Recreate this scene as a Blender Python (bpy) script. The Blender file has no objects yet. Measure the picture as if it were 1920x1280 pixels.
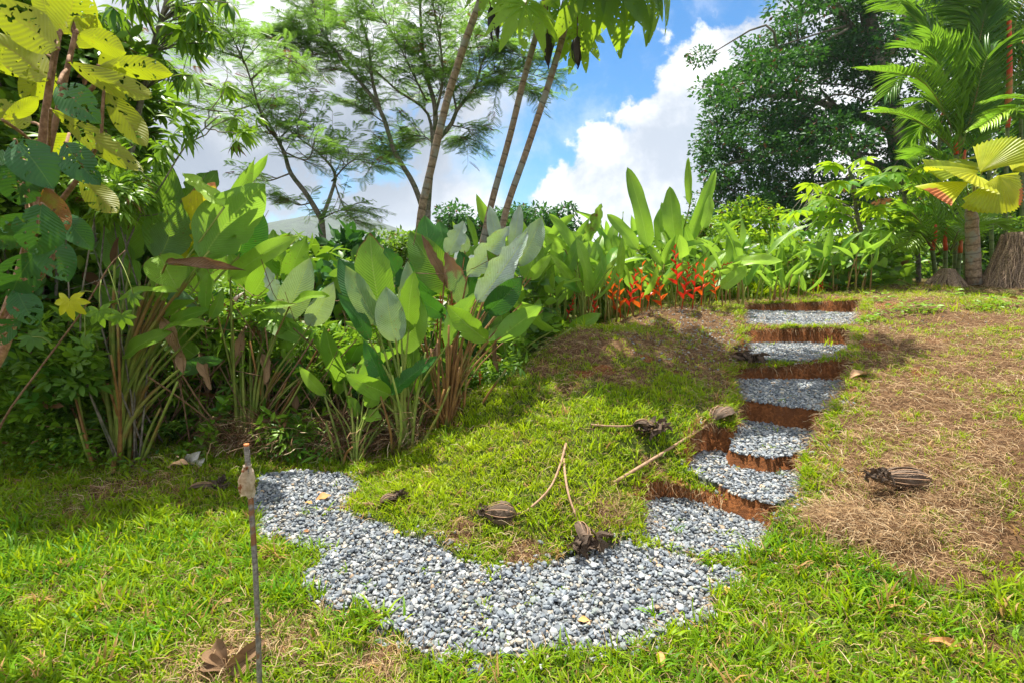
import bpy, math, random
import numpy as np
from mathutils import Vector
R = math.radians
PI = math.pi
rng = np.random.default_rng(7)
random.seed(7)
sc = bpy.context.scene
COL = sc.collection

# ------------------------------------------------------------------ camera
CAMH = 1.6
PITCH = math.atan(160/960)
cam_d = bpy.data.cameras.new('camera'); cam = bpy.data.objects.new('camera', cam_d); COL.objects.link(cam)
cam.location = (0, 0, CAMH); cam.rotation_euler = (R(90)-PITCH, 0, 0)
cam_d.sensor_width = 36; cam_d.lens = 18; cam_d.clip_start = .05; cam_d.clip_end = 9000
sc.camera = cam
CT, ST = math.cos(PITCH), math.sin(PITCH)

def ray(px, py):
    x = (px-960)/960; y = -(py-640)/960
    return np.array([x, CT + y*ST, -ST + y*CT])
def P(px, py, d):
    """the point seen at photo pixel (px,py) that is d metres away along world Y"""
    r = ray(px, py)
    return np.array([0, 0, CAMH]) + r*(d/r[1])
def PZ(px, py, z):
    r = ray(px, py)
    return np.array([0, 0, CAMH]) + r*((z-CAMH)/r[2])

# ------------------------------------------------------------------ light and sky
SUN_EL, SUN_AZ = 69.0, -22.0            # azimuth from +Y towards +X
sd = np.array([math.sin(R(SUN_AZ))*math.cos(R(SUN_EL)), math.cos(R(SUN_AZ))*math.cos(R(SUN_EL)), math.sin(R(SUN_EL))])
sl = bpy.data.lights.new('sun', 'SUN'); so = bpy.data.objects.new('sun', sl); COL.objects.link(so)
sl.energy = 5.0; sl.angle = R(.55); sl.color = (1, .94, .83)
so.rotation_euler = Vector(sd).to_track_quat('Z', 'Y').to_euler()
sc.view_settings.view_transform = 'Standard'; sc.view_settings.look = 'None'
sc.view_settings.exposure = 1.1; sc.view_settings.gamma = 1
sc.cycles.use_denoising = True
sc.cycles.max_bounces = 6; sc.cycles.diffuse_bounces = 3; sc.cycles.transmission_bounces = 4
sc.cycles.transparent_max_bounces = 8; sc.cycles.glossy_bounces = 2; sc.cycles.volume_bounces = 0
sc.cycles.sample_clamp_indirect = 6

class NG:
    """small node-graph helper"""
    def __init__(s, tree): s.t = tree; s.n = tree.nodes; s.l = tree.links
    def add(s, typ, **kw):
        n = s.n.new(typ)
        for k, v in kw.items(): setattr(n, k, v)
        return n
    def put(s, sock, v):
        if hasattr(v, 'links') or hasattr(v, 'is_output'): s.l.new(v, sock)
        else:
            if isinstance(v, (tuple, list)) and len(v) == 3 and sock.type == 'RGBA': v = (*v, 1)
            sock.default_value = v
    def m(s, op, a, b=0.0, c=0.0, clamp=False):
        n = s.add('ShaderNodeMath', operation=op, use_clamp=clamp)
        for i, v in enumerate((a, b, c)): s.put(n.inputs[i], v)
        return n.outputs[0]
    def mix(s, f, a, b, bt='MIX'):
        n = s.add('ShaderNodeMix', data_type='RGBA', blend_type=bt)
        s.put(n.inputs[0], f); s.put(n.inputs[6], a); s.put(n.inputs[7], b)
        return n.outputs[2]
    def ss(s, x, lo, hi, a=0.0, b=1.0):
        n = s.add('ShaderNodeMapRange', interpolation_type='SMOOTHSTEP')
        for i, v in enumerate((x, lo, hi, a, b)): s.put(n.inputs[i], v)
        return n.outputs[0]
    def noise(s, vec=None, scale=5, detail=4, rough=.55, dist=0, dim='3D'):
        n = s.add('ShaderNodeTexNoise', noise_dimensions=dim)
        n.inputs['Scale'].default_value = scale; n.inputs['Detail'].default_value = detail
        n.inputs['Roughness'].default_value = rough; n.inputs['Distortion'].default_value = dist
        if vec is not None: s.l.new(vec, n.inputs['Vector'])
        return n.outputs['Fac']
    def comb(s, x, y, z=0.0):
        n = s.add('ShaderNodeCombineXYZ')
        for i, v in enumerate((x, y, z)): s.put(n.inputs[i], v)
        return n.outputs[0]
    def sep(s, v):
        n = s.add('ShaderNodeSeparateXYZ'); s.l.new(v, n.inputs[0]); return n.outputs

w = bpy.data.worlds.new('World'); sc.world = w; w.use_nodes = True
g = NG(w.node_tree); g.n.clear()
sky = g.add('ShaderNodeTexSky', sky_type='NISHITA'); sky.sun_disc = False
sky.sun_elevation = R(SUN_EL); sky.sun_rotation = R(SUN_AZ); sky.dust_density = .3; sky.ozone_density = 1.6
tc = g.add('ShaderNodeTexCoord'); gx, gy, gz = g.sep(tc.outputs['Generated'])
ay = g.m('MAXIMUM', g.m('ABSOLUTE', gy), .22)
u = g.m('DIVIDE', gx, ay); v = g.m('DIVIDE', gz, ay)     # direction on a plane north of the place
uv = g.comb(u, v, g.m('MULTIPLY', gy, .3))
fA = g.noise(uv, 3.2, 8, .58, .1)
fB = g.noise(uv, 9.5, 7, .6, .2)
fC = g.noise(uv, 1.6, 4, .5)
# clearing in the clouds: runs diagonally (direction-space line), hard billowing edge on its upper right
def UV(px, py):
    r = ray(px, py); return r[0]/r[1], r[2]/r[1]
a0, a1 = UV(1385, 0), UV(1000, 365)
tx, ty = a1[0]-a0[0], a1[1]-a0[1]; L = math.hypot(tx, ty); tx /= L; ty /= L
nx, ny = -ty, tx                                        # perpendicular
if nx*(1)+ny*(-.0) < 0: nx, ny = -nx, -ny               # towards +u
perp = g.m('ADD', g.m('MULTIPLY', g.m('SUBTRACT', u, a0[0]), nx), g.m('MULTIPLY', g.m('SUBTRACT', v, a0[1]), ny))
along = g.m('ADD', g.m('MULTIPLY', g.m('SUBTRACT', u, a0[0]), tx), g.m('MULTIPLY', g.m('SUBTRACT', v, a0[1]), ty))
bill = g.m('ADD', g.m('MULTIPLY', g.m('SUBTRACT', fA, .5), .34), g.m('MULTIPLY', g.m('SUBTRACT', fB, .5), .16))
right = g.ss(g.m('ADD', perp, bill), -.012, .012)
lw = g.m('ADD', perp, g.m('MULTIPLY', g.m('SUBTRACT', fA, .5), .75))
left = g.ss(lw, -.06, -.21)
lowend = g.ss(g.m('ADD', along, g.m('MULTIPLY', g.m('SUBTRACT', fA, .5), .3)), .50, .60)
cloud = g.m('MAXIMUM', g.m('MAXIMUM', right, left), lowend)
# small extra rifts in the soft left part
rift = g.ss(g.m('ADD', fB, g.m('MULTIPLY', g.m('ABSOLUTE', g.m('ADD', perp, .24)), -1.2)), .47, .62, 0, .75)
cloud = g.m('MULTIPLY', cloud, g.m('SUBTRACT', 1.0, g.m('MULTIPLY', rift, g.m('SUBTRACT', 1.0, right))))
wisp = g.ss(fB, .42, .75, 0, .35)
cloud = g.m('MAXIMUM', cloud, wisp)
shade = g.ss(g.m('ADD', g.m('MULTIPLY', fA, .6), g.m('MULTIPLY', fB, .4)), .40, .60)
low = g.ss(v, .02, .50)
ccR = g.mix(shade, (.58, .66, .78), (1.35, 1.35, 1.35))
ccL = g.mix(g.ss(g.m('ADD', g.m('ADD', g.m('MULTIPLY', fC, .6), g.m('MULTIPLY', fA, .45)), g.m('MULTIPLY', low, .20)), .50, .78), (.36, .43, .54), (1.12, 1.13, 1.15))
ccL = g.mix(g.ss(v, -.02, .14), (.36, .46, .60), ccL)
cc = g.mix(g.ss(perp, -.25, .05), ccL, ccR)
sk = g.mix(1.0, sky.outputs[0], (.032, .104, .152), 'MULTIPLY')
colr = g.mix(cloud, sk, cc)
bg = g.add('ShaderNodeBackground'); g.l.new(colr, bg.inputs[0]); bg.inputs[1].default_value = .50
wo = g.add('ShaderNodeOutputWorld'); g.l.new(bg.outputs[0], wo.inputs[0])
w.cycles.sampling_method = 'MANUAL'; w.cycles.sample_map_resolution = 512

# ------------------------------------------------------------------ helpers
def tag(o, label=None, cat=None, group=None, kind=None):
    if label: o['label'] = label
    if cat: o['category'] = cat
    if group: o['group'] = group
    if kind: o['kind'] = kind
    return o
def empty(name, loc, label, cat, group=None):
    o = bpy.data.objects.new(name, None); COL.objects.link(o); o.location = [float(c) for c in loc]
    o.empty_display_size = .1
    return tag(o, label, cat, group)

class MB:
    """collects numpy geometry; build() links it as ONE mesh object"""
    def __init__(s): s.V = []; s.F = []; s.C = []; s.U = []; s.n = 0; s.MI = []
    def add(s, V, faces, col=(.5, 0, 0), uvs=None, mi=0):
        V = np.asarray(V, float).reshape(-1, 3); k = len(V)
        s.V.append(V)
        for f in faces:
            f = np.asarray(f, np.int64)
            s.F.append(f + s.n); s.MI.append(mi)
        c = np.asarray(col, float)
        if c.ndim == 1: c = np.tile(c, (k, 1))
        s.C.append(c)
        s.U.append(np.zeros((k, 2)) if uvs is None else np.asarray(uvs, float))
        s.n += k
    def inst(s, T, M, pos, col, mi=0):
        """T=(V,[faces],UV); M (N,3,3) columns; pos (N,3); col (N,3)"""
        V, F, U = T; N = len(pos); k = len(V)
        if N == 0: return
        W = np.einsum('nij,kj->nki', M, V) + pos[:, None, :]
        off = (np.arange(N)*k)[:, None, None]
        faces = [(f[None] + off).reshape(-1, f.shape[1]) for f in F]
        s.add(W.reshape(-1, 3), faces, np.repeat(col, k, 0), np.tile(U, (N, 1)), mi)
    def build(s, name, mat, parent=None, smooth=True, loc=None):
        V = np.concatenate(s.V); C = np.concatenate(s.C); U = np.concatenate(s.U)
        if parent is not None and loc is None: pass
        me = bpy.data.meshes.new(name)
        o0 = np.zeros(3)
        if parent is not None: o0 = np.array(PW(parent))
        elif loc is not None: o0 = np.array(loc, float)
        V = V - o0
        loops = np.concatenate([f.ravel() for f in s.F])
        sizes = np.concatenate([np.full(len(f), f.shape[1]) for f in s.F])
        mis = np.concatenate([np.full(len(f), m) for f, m in zip(s.F, s.MI)])
        starts = np.concatenate([[0], np.cumsum(sizes)[:-1]])
        me.vertices.add(len(V)); me.vertices.foreach_set('co', V.astype(np.float32).ravel())
        me.loops.add(len(loops)); me.loops.foreach_set('vertex_index', loops.astype(np.int32))
        me.polygons.add(len(sizes)); me.polygons.foreach_set('loop_start', starts.astype(np.int32))
        me.polygons.foreach_set('use_smooth', np.full(len(sizes), smooth))
        me.polygons.foreach_set('material_index', mis.astype(np.int32))
        ul = me.uv_layers.new(name='UVMap'); ul.data.foreach_set('uv', U[loops].astype(np.float32).ravel())
        at = me.attributes.new('tint', 'FLOAT_COLOR', 'POINT')
        at.data.foreach_set('color', np.concatenate([C, np.ones((len(C), 1))], 1).astype(np.float32).ravel())
        me.update(calc_edges=True)
        for m_ in (mat if isinstance(mat, (list, tuple)) else [mat]): me.materials.append(m_)
        o = bpy.data.objects.new(name, me); COL.objects.link(o)
        if parent is not None: o.parent = parent
        elif loc is not None: o.location = [float(c) for c in loc]
        return o
def PW(o):
    t = np.zeros(3)
    while o is not None: t = t + np.array(o.location); o = o.parent
    return t

def unit(a):
    a = np.asarray(a, float); return a/np.maximum(np.linalg.norm(a, axis=-1, keepdims=True), 1e-9)
def frames(d, up, L, W, H=None):
    """matrices with columns (side*W, dir*L, normal*H)"""
    d = unit(d); sdv = unit(np.cross(d, up)); n = np.cross(sdv, d)
    L = np.asarray(L)[..., None]; W = np.asarray(W)[..., None]; H = L if H is None else np.asarray(H)[..., None]
    return np.stack([sdv*W, d*L, n*H], -1)
def spline(pts, n):
    """Catmull-Rom through pts, n samples"""
    p = np.asarray(pts, float)
    if len(p) == 2: return p[0] + (p[1]-p[0])*np.linspace(0, 1, n)[:, None]
    q = np.vstack([2*p[0]-p[1], p, 2*p[-1]-p[-2]])
    t = np.linspace(0, len(p)-1-1e-6, n); i = t.astype(int); f = (t-i)[:, None]
    a, b, c, d = q[i], q[i+1], q[i+2], q[i+3]
    return .5*((2*b)+(-a+c)*f+(2*a-5*b+4*c-d)*f*f+(-a+3*b-3*c+d)*f**3)
def tube(mb, pts, r, sides=6, col=(.5, 0, 0), mi=0, rough=0.0, cap=True):
    p = np.asarray(pts, float); n = len(p)
    r = np.broadcast_to(np.asarray(r, float), (n,)) if np.ndim(r) else np.full(n, r)
    t = unit(np.gradient(p, axis=0))
    ref = np.array([.13, .31, .94]) if abs(t[0, 2]) < .8 else np.array([.94, .31, .13])
    a = unit(np.cross(t, ref)); b = np.cross(t, a)
    th = np.arange(sides)*2*PI/sides
    rr = r[:, None]*(1+rough*rng.standard_normal((n, sides)))
    V = p[:, None]+rr[..., None]*(np.cos(th)[None, :, None]*a[:, None]+np.sin(th)[None, :, None]*b[:, None])
    i = np.arange(n-1)[:, None]*sides; j = np.arange(sides)[None]; j2 = (j+1) % sides
    F = np.stack([i+j, i+j2, i+sides+j2, i+sides+j], -1).reshape(-1, 4)
    fs = [F]
    if cap: fs += [np.arange(sides)[None, ::-1], ((n-1)*sides+np.arange(sides))[None]]
    dist = np.concatenate([[0], np.cumsum(np.linalg.norm(np.diff(p, axis=0), axis=1))])
    U = np.stack([np.tile(np.arange(sides)/sides, n), np.repeat(dist, sides)], 1)
    mb.add(V.reshape(-1, 3), fs, col, U, mi)
def grid_faces(nu, nv):
    i = np.arange(nu)[:, None]*(nv+1); j = np.arange(nv)[None]
    return np.stack([i+j, i+j+1, i+nv+2+j, i+nv+1+j], -1).reshape(-1, 4)

_tab = np.random.default_rng(99).random((256, 256))
def vnoise(x, y):
    xi = np.floor(x).astype(int); yi = np.floor(y).astype(int); fx = x-xi; fy = y-yi
    fx = fx*fx*(3-2*fx); fy = fy*fy*(3-2*fy)
    A = _tab[xi & 255, yi & 255]; B = _tab[(xi+1) & 255, yi & 255]; C_ = _tab[xi & 255, (yi+1) & 255]; D = _tab[(xi+1) & 255, (yi+1) & 255]
    return (A*(1-fx)+B*fx)*(1-fy)+(C_*(1-fx)+D*fx)*fy
def fbm(x, y, s=1, o=4, seed=0):
    t = 0; a = .5; n = 0
    for k in range(o):
        t = t+a*vnoise(x*s*2**k+seed*17.3+k*31, y*s*2**k+seed*9.7+k*57); n += a; a *= .55
    return t/n
def inpoly(x, y, poly):
    p = np.asarray(poly); c = np.zeros(np.shape(x), bool); n = len(p)
    for i in range(n):
        x1, y1 = p[i][:2]; x2, y2 = p[(i+1) % n][:2]
        if y1 == y2: continue
        c ^= ((y1 > y) != (y2 > y)) & (x < (x2-x1)*(y-y1)/(y2-y1)+x1)
    return c

# ------------------------------------------------------------------ materials
def newmat(name):
    m = bpy.data.materials.new(name); m.use_nodes = True; g = NG(m.node_tree); g.n.clear()
    out = g.add('ShaderNodeOutputMaterial'); return m, g, out
def leafmat(name, top, alt, under=None, trans=None, tf=.35, rough=.45, veins=0, holes=0, bump=.0, brown=(.16, .075, .025), spec=.35, vs=.25, rib=(.35, .42, .12)):
    """tint.r = value, tint.g = towards alt, tint.b = towards dead brown"""
    m, g, out = newmat(name)
    at = g.add('ShaderNodeAttribute', attribute_name='tint'); r_, g_, b_ = g.sep(at.outputs['Vector'])
    c = g.mix(g_, top, alt)
    uvn = g.add('ShaderNodeUVMap'); U_, V_, _ = g.sep(uvn.outputs[0])
    geo = g.add('ShaderNodeNewGeometry')
    if under is not None: c = g.mix(geo.outputs['Backfacing'], c, under)
    bmp = None
    if veins:
        av = g.m('ABSOLUTE', V_)
        st = g.m('SINE', g.m('MULTIPLY', g.m('SUBTRACT', U_, g.m('MULTIPLY', av, .22)), veins*6.283))
        st01 = g.m('MULTIPLY_ADD', st, .5, .5)
        c = g.mix(g.m('MULTIPLY', g.ss(st01, .55, 1), vs), c, g.mix(.5, c, (.01, .03, .005)))
        c = g.mix(g.m('MULTIPLY', g.ss(av, .045, .015), .8), c, rib)
        bmp = st01
    ob_ = g.add('ShaderNodeTexCoord').outputs['Object']
    nz = g.noise(ob_, 14, 3, .6)
    if veins:
        nl = g.noise(ob_, 4.5, 2, .5)
        c = g.mix(g.ss(nl, .45, .75, 0, .55), c, alt if under is None else g.mix(geo.outputs['Backfacing'], alt, under))
        sp = g.noise(ob_, 55, 2, .5)
        c = g.mix(g.ss(g.m('ADD', sp, g.m('MULTIPLY', nl, .25)), .80, .84, 0, .8), c, brown)
    c = g.mix(1.0, c, g.mix(nz, (.62, .62, .62), (1.35, 1.35, 1.35)), 'MULTIPLY')
    bn = g.m('MULTIPLY', b_, 1.0)
    bm = g.ss(g.m('ADD', bn, g.m('MULTIPLY', g.m('SUBTRACT', nz, .5), .6)), .42, .58)
    c = g.mix(bm, c, brown)
    val = g.m('MULTIPLY_ADD', r_, 1.1, .45)
    vc = g.comb(val, val, val)
    c = g.mix(1.0, c, vc, 'MULTIPLY')
    pr = g.add('ShaderNodeBsdfPrincipled'); g.l.new(c, pr.inputs['Base Color'])
    pr.inputs['Roughness'].default_value = rough; pr.inputs['Specular IOR Level'].default_value = spec
    tr = g.add('ShaderNodeBsdfTranslucent')
    tc_ = g.mix(1.0, c, trans if trans is not None else (1.5, 1.7, .7), 'MULTIPLY') if trans is None or trans[0] >= 1 else g.mix(bm, trans, brown)
    g.l.new(tc_, tr.inputs[0])
    if bump and bmp is not None:
        bn_ = g.add('ShaderNodeBump'); bn_.inputs['Strength'].default_value = bump; bn_.inputs['Distance'].default_value = .004
        g.l.new(bmp, bn_.inputs['Height']); g.l.new(bn_.outputs[0], pr.inputs['Normal']); g.l.new(bn_.outputs[0], tr.inputs['Normal'])
    mx = g.add('ShaderNodeMixShader'); mx.inputs[0].default_value = tf
    g.l.new(pr.outputs[0], mx.inputs[1]); g.l.new(tr.outputs[0], mx.inputs[2]); sh = mx.outputs[0]
    if holes:
        hn = g.noise(g.add('ShaderNodeTexCoord').outputs['Object'], holes, 2, .5, .3)
        hn2 = g.noise(g.add('ShaderNodeTexCoord').outputs['Object'], holes*.16, 1, .5)
        hm = g.ss(g.m('ADD', hn, g.m('MULTIPLY', hn2, .35)), .80, .815)
        tp = g.add('ShaderNodeBsdfTransparent'); m2 = g.add('ShaderNodeMixShader')
        g.l.new(hm, m2.inputs[0]); g.l.new(sh, m2.inputs[1]); g.l.new(tp.outputs[0], m2.inputs[2]); sh = m2.outputs[0]
    g.l.new(sh, out.inputs[0]); return m
def barkmat(name, c1, c2, c3=None, scale=30, rings=0, bump=.5, rough=.85):
    m, g, out = newmat(name)
    co = g.add('ShaderNodeTexCoord').outputs['Object']
    n1 = g.noise(co, scale, 5, .65); n2 = g.noise(co, scale*.18, 3, .6)
    c = g.mix(g.ss(n1, .3, .7), c1, c2)
    if c3 is not None: c = g.mix(g.ss(n2, .5, .62), c, c3)
    h = n1
    at = g.add('ShaderNodeAttribute', attribute_name='tint'); r_, g_, b_ = g.sep(at.outputs['Vector'])
    c = g.mix(1.0, c, g.mix(r_, (.5, .5, .5), (1.5, 1.5, 1.5)), 'MULTIPLY')
    if rings:
        uvn = g.add('ShaderNodeUVMap'); U_, V_, _ = g.sep(uvn.outputs[0])
        rg = g.ss(g.m('FRACT', g.m('MULTIPLY_ADD', n2, .5, g.m('MULTIPLY', V_, rings))), .0, .18)
        c = g.mix(rg, g.mix(.6, c, (.03, .02, .015)), c); h = g.m('ADD', n1, rg)
    pr = g.add('ShaderNodeBsdfPrincipled'); g.l.new(c, pr.inputs['Base Color']); pr.inputs['Roughness'].default_value = rough
    pr.inputs['Specular IOR Level'].default_value = .25
    b = g.add('ShaderNodeBump'); b.inputs['Strength'].default_value = bump; b.inputs['Distance'].default_value = .01
    g.l.new(h, b.inputs['Height']); g.l.new(b.outputs[0], pr.inputs['Normal'])
    g.l.new(pr.outputs[0], out.inputs[0]); return m
# ------------------------------------------------------------------ terrain height
cp = []
def c_(px, *yz):
    for y, z in yz: cp.append(tuple(PZ(px, y, z)))
c_(640, (950, .0), (890, .0)); c_(740, (1005, .01), (930, .05)); c_(900, (1060, .0), (950, .12), (850, .25), (742, .45))
c_(800, (900, .10), (822, .12)); c_(1000, (1060, .0), (900, .20), (780, .38), (672, .6))
c_(1060, (1045, .02), (900, .23), (800, .39), (700, .58), (625, .76))
c_(1200, (1010, .02), (900, .14), (800, .38), (700, .58), (620, .76), (592, .85)); c_(1280, (572, .92))
c_(1400, (960, .075)); c_(1340, (900, .125), (800, .35), (720, .48), (640, .68), (575, .9))
c_(1480, (668, .61), (605, .79), (565, .92)); c_(1440, (757, .43), (838, .245))
c_(1550, (1100, .04), (1000, .10), (900, .22), (800, .36), (700, .55), (620, .78), (560, .95), (535, 1.02))
c_(1800, (1200, .05), (1000, .22), (850, .42), (700, .66), (620, .83), (565, .97), (530, 1.05))
c_(1330, (1100, 0), (1250, 0)); c_(1100, (1150, 0), (1270, 0)); c_(900, (1200, 0)); c_(600, (1100, 0)); c_(1600, (1270, .01))
for x, y, z in [(-4, 1, 0), (-4, 3, 0), (-4, 5, -.02), (-2, 1, 0), (-2, 3, 0), (-2.2, 4.6, 0), (-1, 1.5, 0), (0, .5, 0), (-1, -2, 0), (3, -2, .1), (4, .5, .3), (2, .5, 0),
                (-1.3, 5.2, -.1), (-.4, 5.3, -.05), (.2, 6.0, .1), (1, 7.0, .45), (2.2, 8.3, .6), (3.6, 10.2, .8), (-4, 8, -.2), (-1, 8, -.3), (1, 10, 0), (-4, 11, -.3), (3, 13, .6),
                (5, 5, .95), (6, 7, 1.04), (8.1, 9.3, 1.09), (6.6, 9.3, 1.07), (9.4, 9.3, 1.09), (9, 12.5, 1.08), (12, 9, 1.1), (12, 5, 1.1), (6, 12, 1.0), (9, 6, 1.06), (5, 3, .75), (9, 14, 1.0), (-8, 3, 0), (-8, 9, -.2)]:
    cp.append((x, y, z))
cp = np.array(cp)
def _k(r): return r*r*np.log(r+1e-9)
def tps(pts, lam=.004):
    n = len(pts); r = np.linalg.norm(pts[:, None, :2]-pts[None, :, :2], axis=-1)
    A = np.zeros((n+3, n+3)); A[:n, :n] = _k(r)+lam*np.eye(n); A[:n, n] = 1; A[:n, n+1:n+3] = pts[:, :2]; A[n:, :n] = A[:n, n:].T
    return np.linalg.solve(A, np.concatenate([pts[:, 2], [0, 0, 0]]))
_w = tps(cp)
def tps_eval(x, y):
    x = np.asarray(x, float); out = np.zeros(x.size); xf = x.ravel(); yf = np.asarray(y, float).ravel()
    for i in range(0, xf.size, 20000):
        a = xf[i:i+20000]; b = yf[i:i+20000]
        r = np.hypot(a[:, None]-cp[None, :, 0], b[:, None]-cp[None, :, 1])
        out[i:i+20000] = _k(r)@_w[:-3]+_w[-3]+_w[-2]*a+_w[-1]*b
    return out.reshape(x.shape)
# regular lookup grid of the smooth ground
LX0, LX1, LY0, LY1, LS = -9.0, 14.0, -3.0, 15.0, .05
lx = np.arange(LX0, LX1+LS, LS); ly = np.arange(LY0, LY1+LS, LS)
GXX, GYY = np.meshgrid(lx, ly, indexing='ij'); LZ = np.clip(tps_eval(GXX, GYY), -.6, 1.3)
def base_z(x, y):
    x = np.asarray(x, float); y = np.asarray(y, float)
    fx = np.clip((x-LX0)/LS, 0, len(lx)-1.001); fy = np.clip((y-LY0)/LS, 0, len(ly)-1.001)
    i = fx.astype(int); j = fy.astype(int); a = fx-i; b = fy-j
    z = (LZ[i, j]*(1-a)+LZ[i+1, j]*a)*(1-b)+(LZ[i, j+1]*(1-a)+LZ[i+1, j+1]*a)*b
    far = np.clip((np.hypot(x-2, y-5)-11)/12, 0, 1)
    return z*(1-far)+(-.9)*far
TREADS = []
for z, pp in [(.012, [(1200, 940), (1240, 930), (1330, 948), (1440, 982), (1452, 1012), (1405, 1044), (1300, 1038), (1208, 1012)]),
              (.145, [(1293, 852), (1330, 842), (1420, 858), (1502, 885), (1502, 918), (1462, 950), (1400, 935), (1288, 882)]),
              (.25, [(1378, 792), (1400, 784), (1550, 802), (1535, 838), (1450, 862), (1368, 845)]),
              (.42, [(1368, 712), (1480, 711), (1592, 716), (1590, 750), (1540, 772), (1385, 750)]),
              (.60, [(1392, 644), (1500, 643), (1598, 649), (1598, 673), (1500, 676), (1398, 671)]),
              (.78, [(1388, 584), (1500, 585), (1618, 588), (1612, 612), (1500, 614), (1394, 608)])]:
    TREADS.append((z, np.array([PZ(a, b, z)[:2] for a, b in pp])))
PATH = np.array([PZ(a, b, 0)[:2] for a, b in [(478, 897), (500, 887), (560, 884), (640, 890), (682, 908), (640, 932), (645, 958), (700, 985), (745, 1005), (810, 1012), (860, 1040), (905, 1062), (1000, 1052), (1060, 1045), (1110, 1034), (1180, 1020), (1235, 1030), (1300, 1048), (1372, 1072), (1378, 1092), (1330, 1112), (1322, 1150), (1240, 1185), (1180, 1222), (1100, 1232), (1000, 1226), (920, 1242), (860, 1232), (800, 1215), (740, 1190), (716, 1180), (735, 1150), (620, 1132), (592, 1110), (575, 1085), (600, 1060), (612, 1042), (560, 1025), (490, 998), (478, 960)]])
def on_path(x, y, amp=.09):
    a = (fbm(x, y, 5, 3, 1)-.5)*2*amp; b = (fbm(x, y, 5, 3, 2)-.5)*2*amp
    return inpoly(x+a, y+b, PATH)
def tread_id(x, y, amp=.045):
    a = (fbm(x, y, 6, 3, 3)-.5)*2*amp; b = (fbm(x, y, 6, 3, 4)-.5)*2*amp
    out = np.full(np.shape(x), -1)
    for i, (z, poly) in enumerate(TREADS): out[inpoly(x+a, y+b, poly)] = i
    return out
TZ = np.array([t[0] for t in TREADS]+[0])
def ground_z(x, y, step=True):
    z = base_z(x, y)+(fbm(x, y, 3.5, 4, 5)-.5)*.045*np.clip(z_amp(x, y), 0, 1)
    if step:
        p = on_path(x, y); z = np.where(p, (fbm(x, y, 8, 2, 6)-.5)*.02, z)
        t = tread_id(x, y); z = np.where(t >= 0, TZ[t]+(fbm(x, y, 8, 2, 6)-.5)*.02, z)
    return z
def z_amp(x, y): return np.ones(np.shape(x))
def G(px, py):
    """ground point seen at photo pixel"""
    r = ray(px, py); t = np.linspace(1.2, 30, 3000)/r[1]; q = np.array([0, 0, CAMH])+t[:, None]*r
    z = ground_z(q[:, 0], q[:, 1]); k = np.argmax(q[:, 2] < z)
    return q[k] if q[k, 2] < z[k] else q[-1]
def on_ground(x, y, dz=0): return np.array([x, y, float(ground_z(np.array([x]), np.array([y]))[0])+dz])

# dry straw and bare soil maps (world-space blobs)
def blobs(x, y, L):
    v = 0
    for px, py, r, wgt in L:
        c = Gc(px, py); v = np.maximum(v, wgt*np.exp(-((x-c[0])**2+(y-c[1])**2)/(r*r)))
    return v
_gc = {}
def Gc(px, py):
    if (px, py) not in _gc: _gc[(px, py)] = G(px, py)
    return _gc[(px, py)]
DRY = [(1700, 560, 1.6, .95), (1850, 600, 1.2, 1), (1700, 650, .9, .95), (1880, 700, .8, 1), (1780, 760, .6, .9), (1700, 860, .32, .85), (1900, 850, .5, .9), (1550, 980, .18, .8), (1640, 985, .24, 1.0), (1750, 930, .3, .9), (1850, 1000, .3, .85), (1720, 1040, .2, .9),
       (1200, 600, .6, 1.4), (1300, 590, .9, 1.4), (1250, 650, .55, 1.25), (1330, 620, .6, 1.2), (1100, 640, .5, 1.2), (1020, 690, .22, .9), (1160, 700, .3, .8), (1350, 570, 1.0, .8), (1550, 560, 1.5, .8), (1070, 720, .2, .6), (1300, 690, .3, .6), (1500, 1250, .12, .4),
       (1150, 960, .14, .8), (1200, 930, .12, .7), (1230, 880, .1, .5), (980, 1040, .12, .7), (860, 1000, .1, .4), (400, 1240, .16, .7), (560, 1200, .16, .55), (700, 1250, .16, .5), (450, 1180, .10, .5), (150, 960, .2, .45), (330, 930, .2, .5), (60, 1130, .12, .4), (260, 900, .4, .5), (1450, 1180, .15, .4), (640, 955, .12, .7), (1860, 1190, .14, .5)]
SOIL = [(1090, 700, .12, 1), (1130, 690, .12, 1), (1260, 695, .1, .8), (1210, 670, .1, .7), (1600, 560, .6, .7), (1660, 570, .4, .8), (1640, 650, .2, .7), (1750, 640, .25, .7), (1480, 640, .2, .9), (1450, 750, .15, .9), (1730, 700, .25, .5), (1100, 735, .1, .7), (1580, 610, .3, .5), (850, 800, .1, .6), (1850, 760, .2, .5)]
def dryness(x, y):
    d = blobs(x, y, DRY)
    rightslope = np.clip((x-1.55+.22*(y-2.6))*1.3, 0, 1)*np.clip((y-2.0)*1.2+.1*(x-2), 0, 1)*.74
    d = np.maximum(d, rightslope)
    return np.clip(d*(.08+1.55*fbm(x, y, 2.9, 4, 8))+.5*(fbm(x, y, 6, 3, 9)-.5), 0, 1)
def soilness(x, y):
    return np.clip(blobs(x, y, SOIL)*(.4+1.2*fbm(x, y, 6, 3, 11)), 0, 1)

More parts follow.
